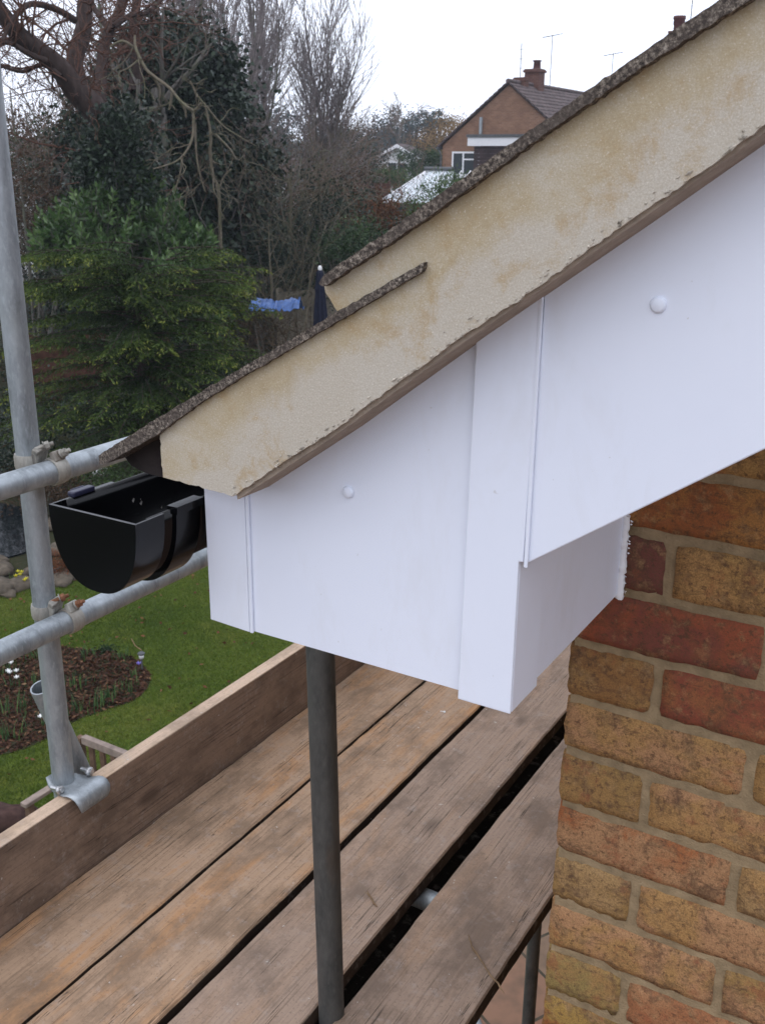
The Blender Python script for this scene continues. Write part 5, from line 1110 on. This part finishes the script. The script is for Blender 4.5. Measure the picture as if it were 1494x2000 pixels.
for i, (px, py, hg, lab) in enumerate([(160, 1345, .20, 'bright green bulb leaves just right of the upright tube'), (175, 1285, .16, 'green bulb leaves at the top of the bed right of the tube'), (200, 1385, .24, 'tall narrow bulb leaves at the lower right of the bed'), (212, 1370, .2, 'bulb leaves beside the tallest clump at lower right'), (255, 1350, .17, 'bulb leaves below the violet crocus'), (45, 1390, .22, 'bulb leaves left of the leaning tube'), (20, 1450, .24, 'bulb leaves at the lower left corner of the bed'), (75, 1345, .2, 'bulb leaves between the white crocuses and the tube'), (240, 1290, .13, 'small bulb leaves near the top right of the bed'), (68, 1290, .16, 'bulb leaves left of the tube at the top of the bed'), (152, 1395, .2, 'bulb leaves beside the tube low in the bed'), (8, 1395, .2, 'bulb leaves at the left frame edge mid bed')]):
    strap_plant(px, py, 22, hg, lab, group='bulb plants in the flower bed', spread=.06, seed=i)
shrub(228, 1338, 10.9, (.11, .09, .06), 'small pale green leafy plant in the bed right of the tube', 'shrub_light', 14, 22, (.05,.03), 54, 'bed_plant', 'plant', spread=.03)
shrub(205, 1275, 11.3, (.16, .12, .07), 'low dark green plant on the top edge of the bed', 'shrub', 16, 22, (.05,.02), 56, 'bed_plant', 'plant', spread=.04)
# solar light
c = g2(279, 1312); sl_ = empty('solar_light', (c[0], c[1], .02), 'small solar garden light at the right tip of the flower bed', 'garden light')
mb = MB(); mb.tube([(c[0], c[1], 0), (c[0], c[1], .17)], .009, 8); mb.build('stake', M['lead'], sl_); mb = MB(); mb.lathe([(0,0),(.026,0),(.03,.05),(0,.05)], (c[0],c[1],.17), (0,0,1), 14); mb.build('lens', M['plastic_white'], sl_); mb = MB(); mb.lathe([(0,0),(.04,0),(.042,.014),(.02,.03),(0,.032)], (c[0],c[1],.221), (0,0,1), 16); mb.build('cap', M['lead'], sl_)
stemp = [g2(258, 1255), g2(266, 1275), g2(279, 1290)]; mb = MB(); mb.tube([(p_[0], p_[1], .05+.04*i) for i, p_ in enumerate(stemp)], .005, 5); tag(mb.build('twig', M['straw']), 'thin dry twig arching on the lawn above the solar light', 'twig')
# stones and pond edge
def rock(px, py, s, label, seed, flat=.55, mat='stone', name='garden_stone', grp='stones edging the far border'):
    g_ = np.random.default_rng(seed); c = g2(px, py); bmx = []; bm2 = MB(); import bmesh as _b
    b3 = _b.new(); _b.ops.create_icosphere(b3, subdivisions=2, radius=1)
    ph = g_.normal(size=(4, 3)); 
    for v_ in b3.verts:
        q = np.array(v_.co); f = 1+sum(.13*math.sin(3*q.dot(p_)+i) for i, p_ in enumerate(ph)); v_.co = Vector((q[0]*f*s*1.3, q[1]*f*s, q[2]*f*s*flat))
    b3.transform(Matrix.Rotation(g_.uniform(0, 3), 4, 'Z')); vs = [(v_.co.x+c[0], v_.co.y+c[1], v_.co.z+s*flat*.5) for v_ in b3.verts]; bm2.add(vs, [tuple(v_.index for v_ in f.verts) for f in b3.faces], smooth=True); b3.free()
    return tag(bm2.build(name, M[mat]), label, 'stone', grp)
for i, (px, py, s, lab) in enumerate([(5, 1155, .22, 'flat sandy stone at the far lawn edge by the left frame edge'), (40, 1150, .18, 'sandy stone at the far lawn edge left of the tube'), (122, 1140, .17, 'pale stone at the lawn edge below the heather'), (150, 1130, .13, 'small stone at the lawn edge near the gutter'), (5, 1120, .16, 'brown stone behind the primroses at left'), (-20, 1105, .2, 'large stone behind the left border'), (60, 1120, .10, 'small stone beside the primroses'), (82, 985, .25, 'mossy stone at the pond edge behind the upper coupler'), (110, 1030, .2, 'stone on the bank left of the gutter end'), (120, 1080, .16, 'stone on the bank below the gutter clip'), (15, 1165, .12, 'smaller flat stone at the left lawn edge')]): rock(px, py, s, lab, 100+i)
rock(200, 928, .13, 'round white garden ball on the border behind the roof tip', 130, 1.0, 'plastic_white', 'garden_ball', None)['category'] = 'garden ball'
rock(128, 1062, .10, 'whitish ornament beside the gutter end', 131, 1.3, 'plastic_white', 'garden_ornament', None)['category'] = 'ornament'
rock(8, 1612, .22, 'dark reddish stone at the left edge beside the toe board', 132, .6, 'dark_stone', 'garden_stone', None)

# ================================================================== AIR
mt = bpy.data.materials.new('damp_air'); mt.use_nodes = True; n = mt.node_tree; n.nodes.clear(); ou = n.nodes.new('ShaderNodeOutputMaterial'); pv = n.nodes.new('ShaderNodeVolumePrincipled')
pv.inputs['Color'].default_value = (.80, .87, .98, 1); pv.inputs['Density'].default_value = .0008; pv.inputs['Anisotropy'].default_value = .2; n.links.new(pv.outputs[0], ou.inputs['Volume'])
mb = MB(); mb.box((-260, -60, -1.5), (120, 330, 28)); hz_ = mb.build('haze', mt); tag(hz_, 'thin damp winter air softening the far trees', 'haze', kind='stuff')
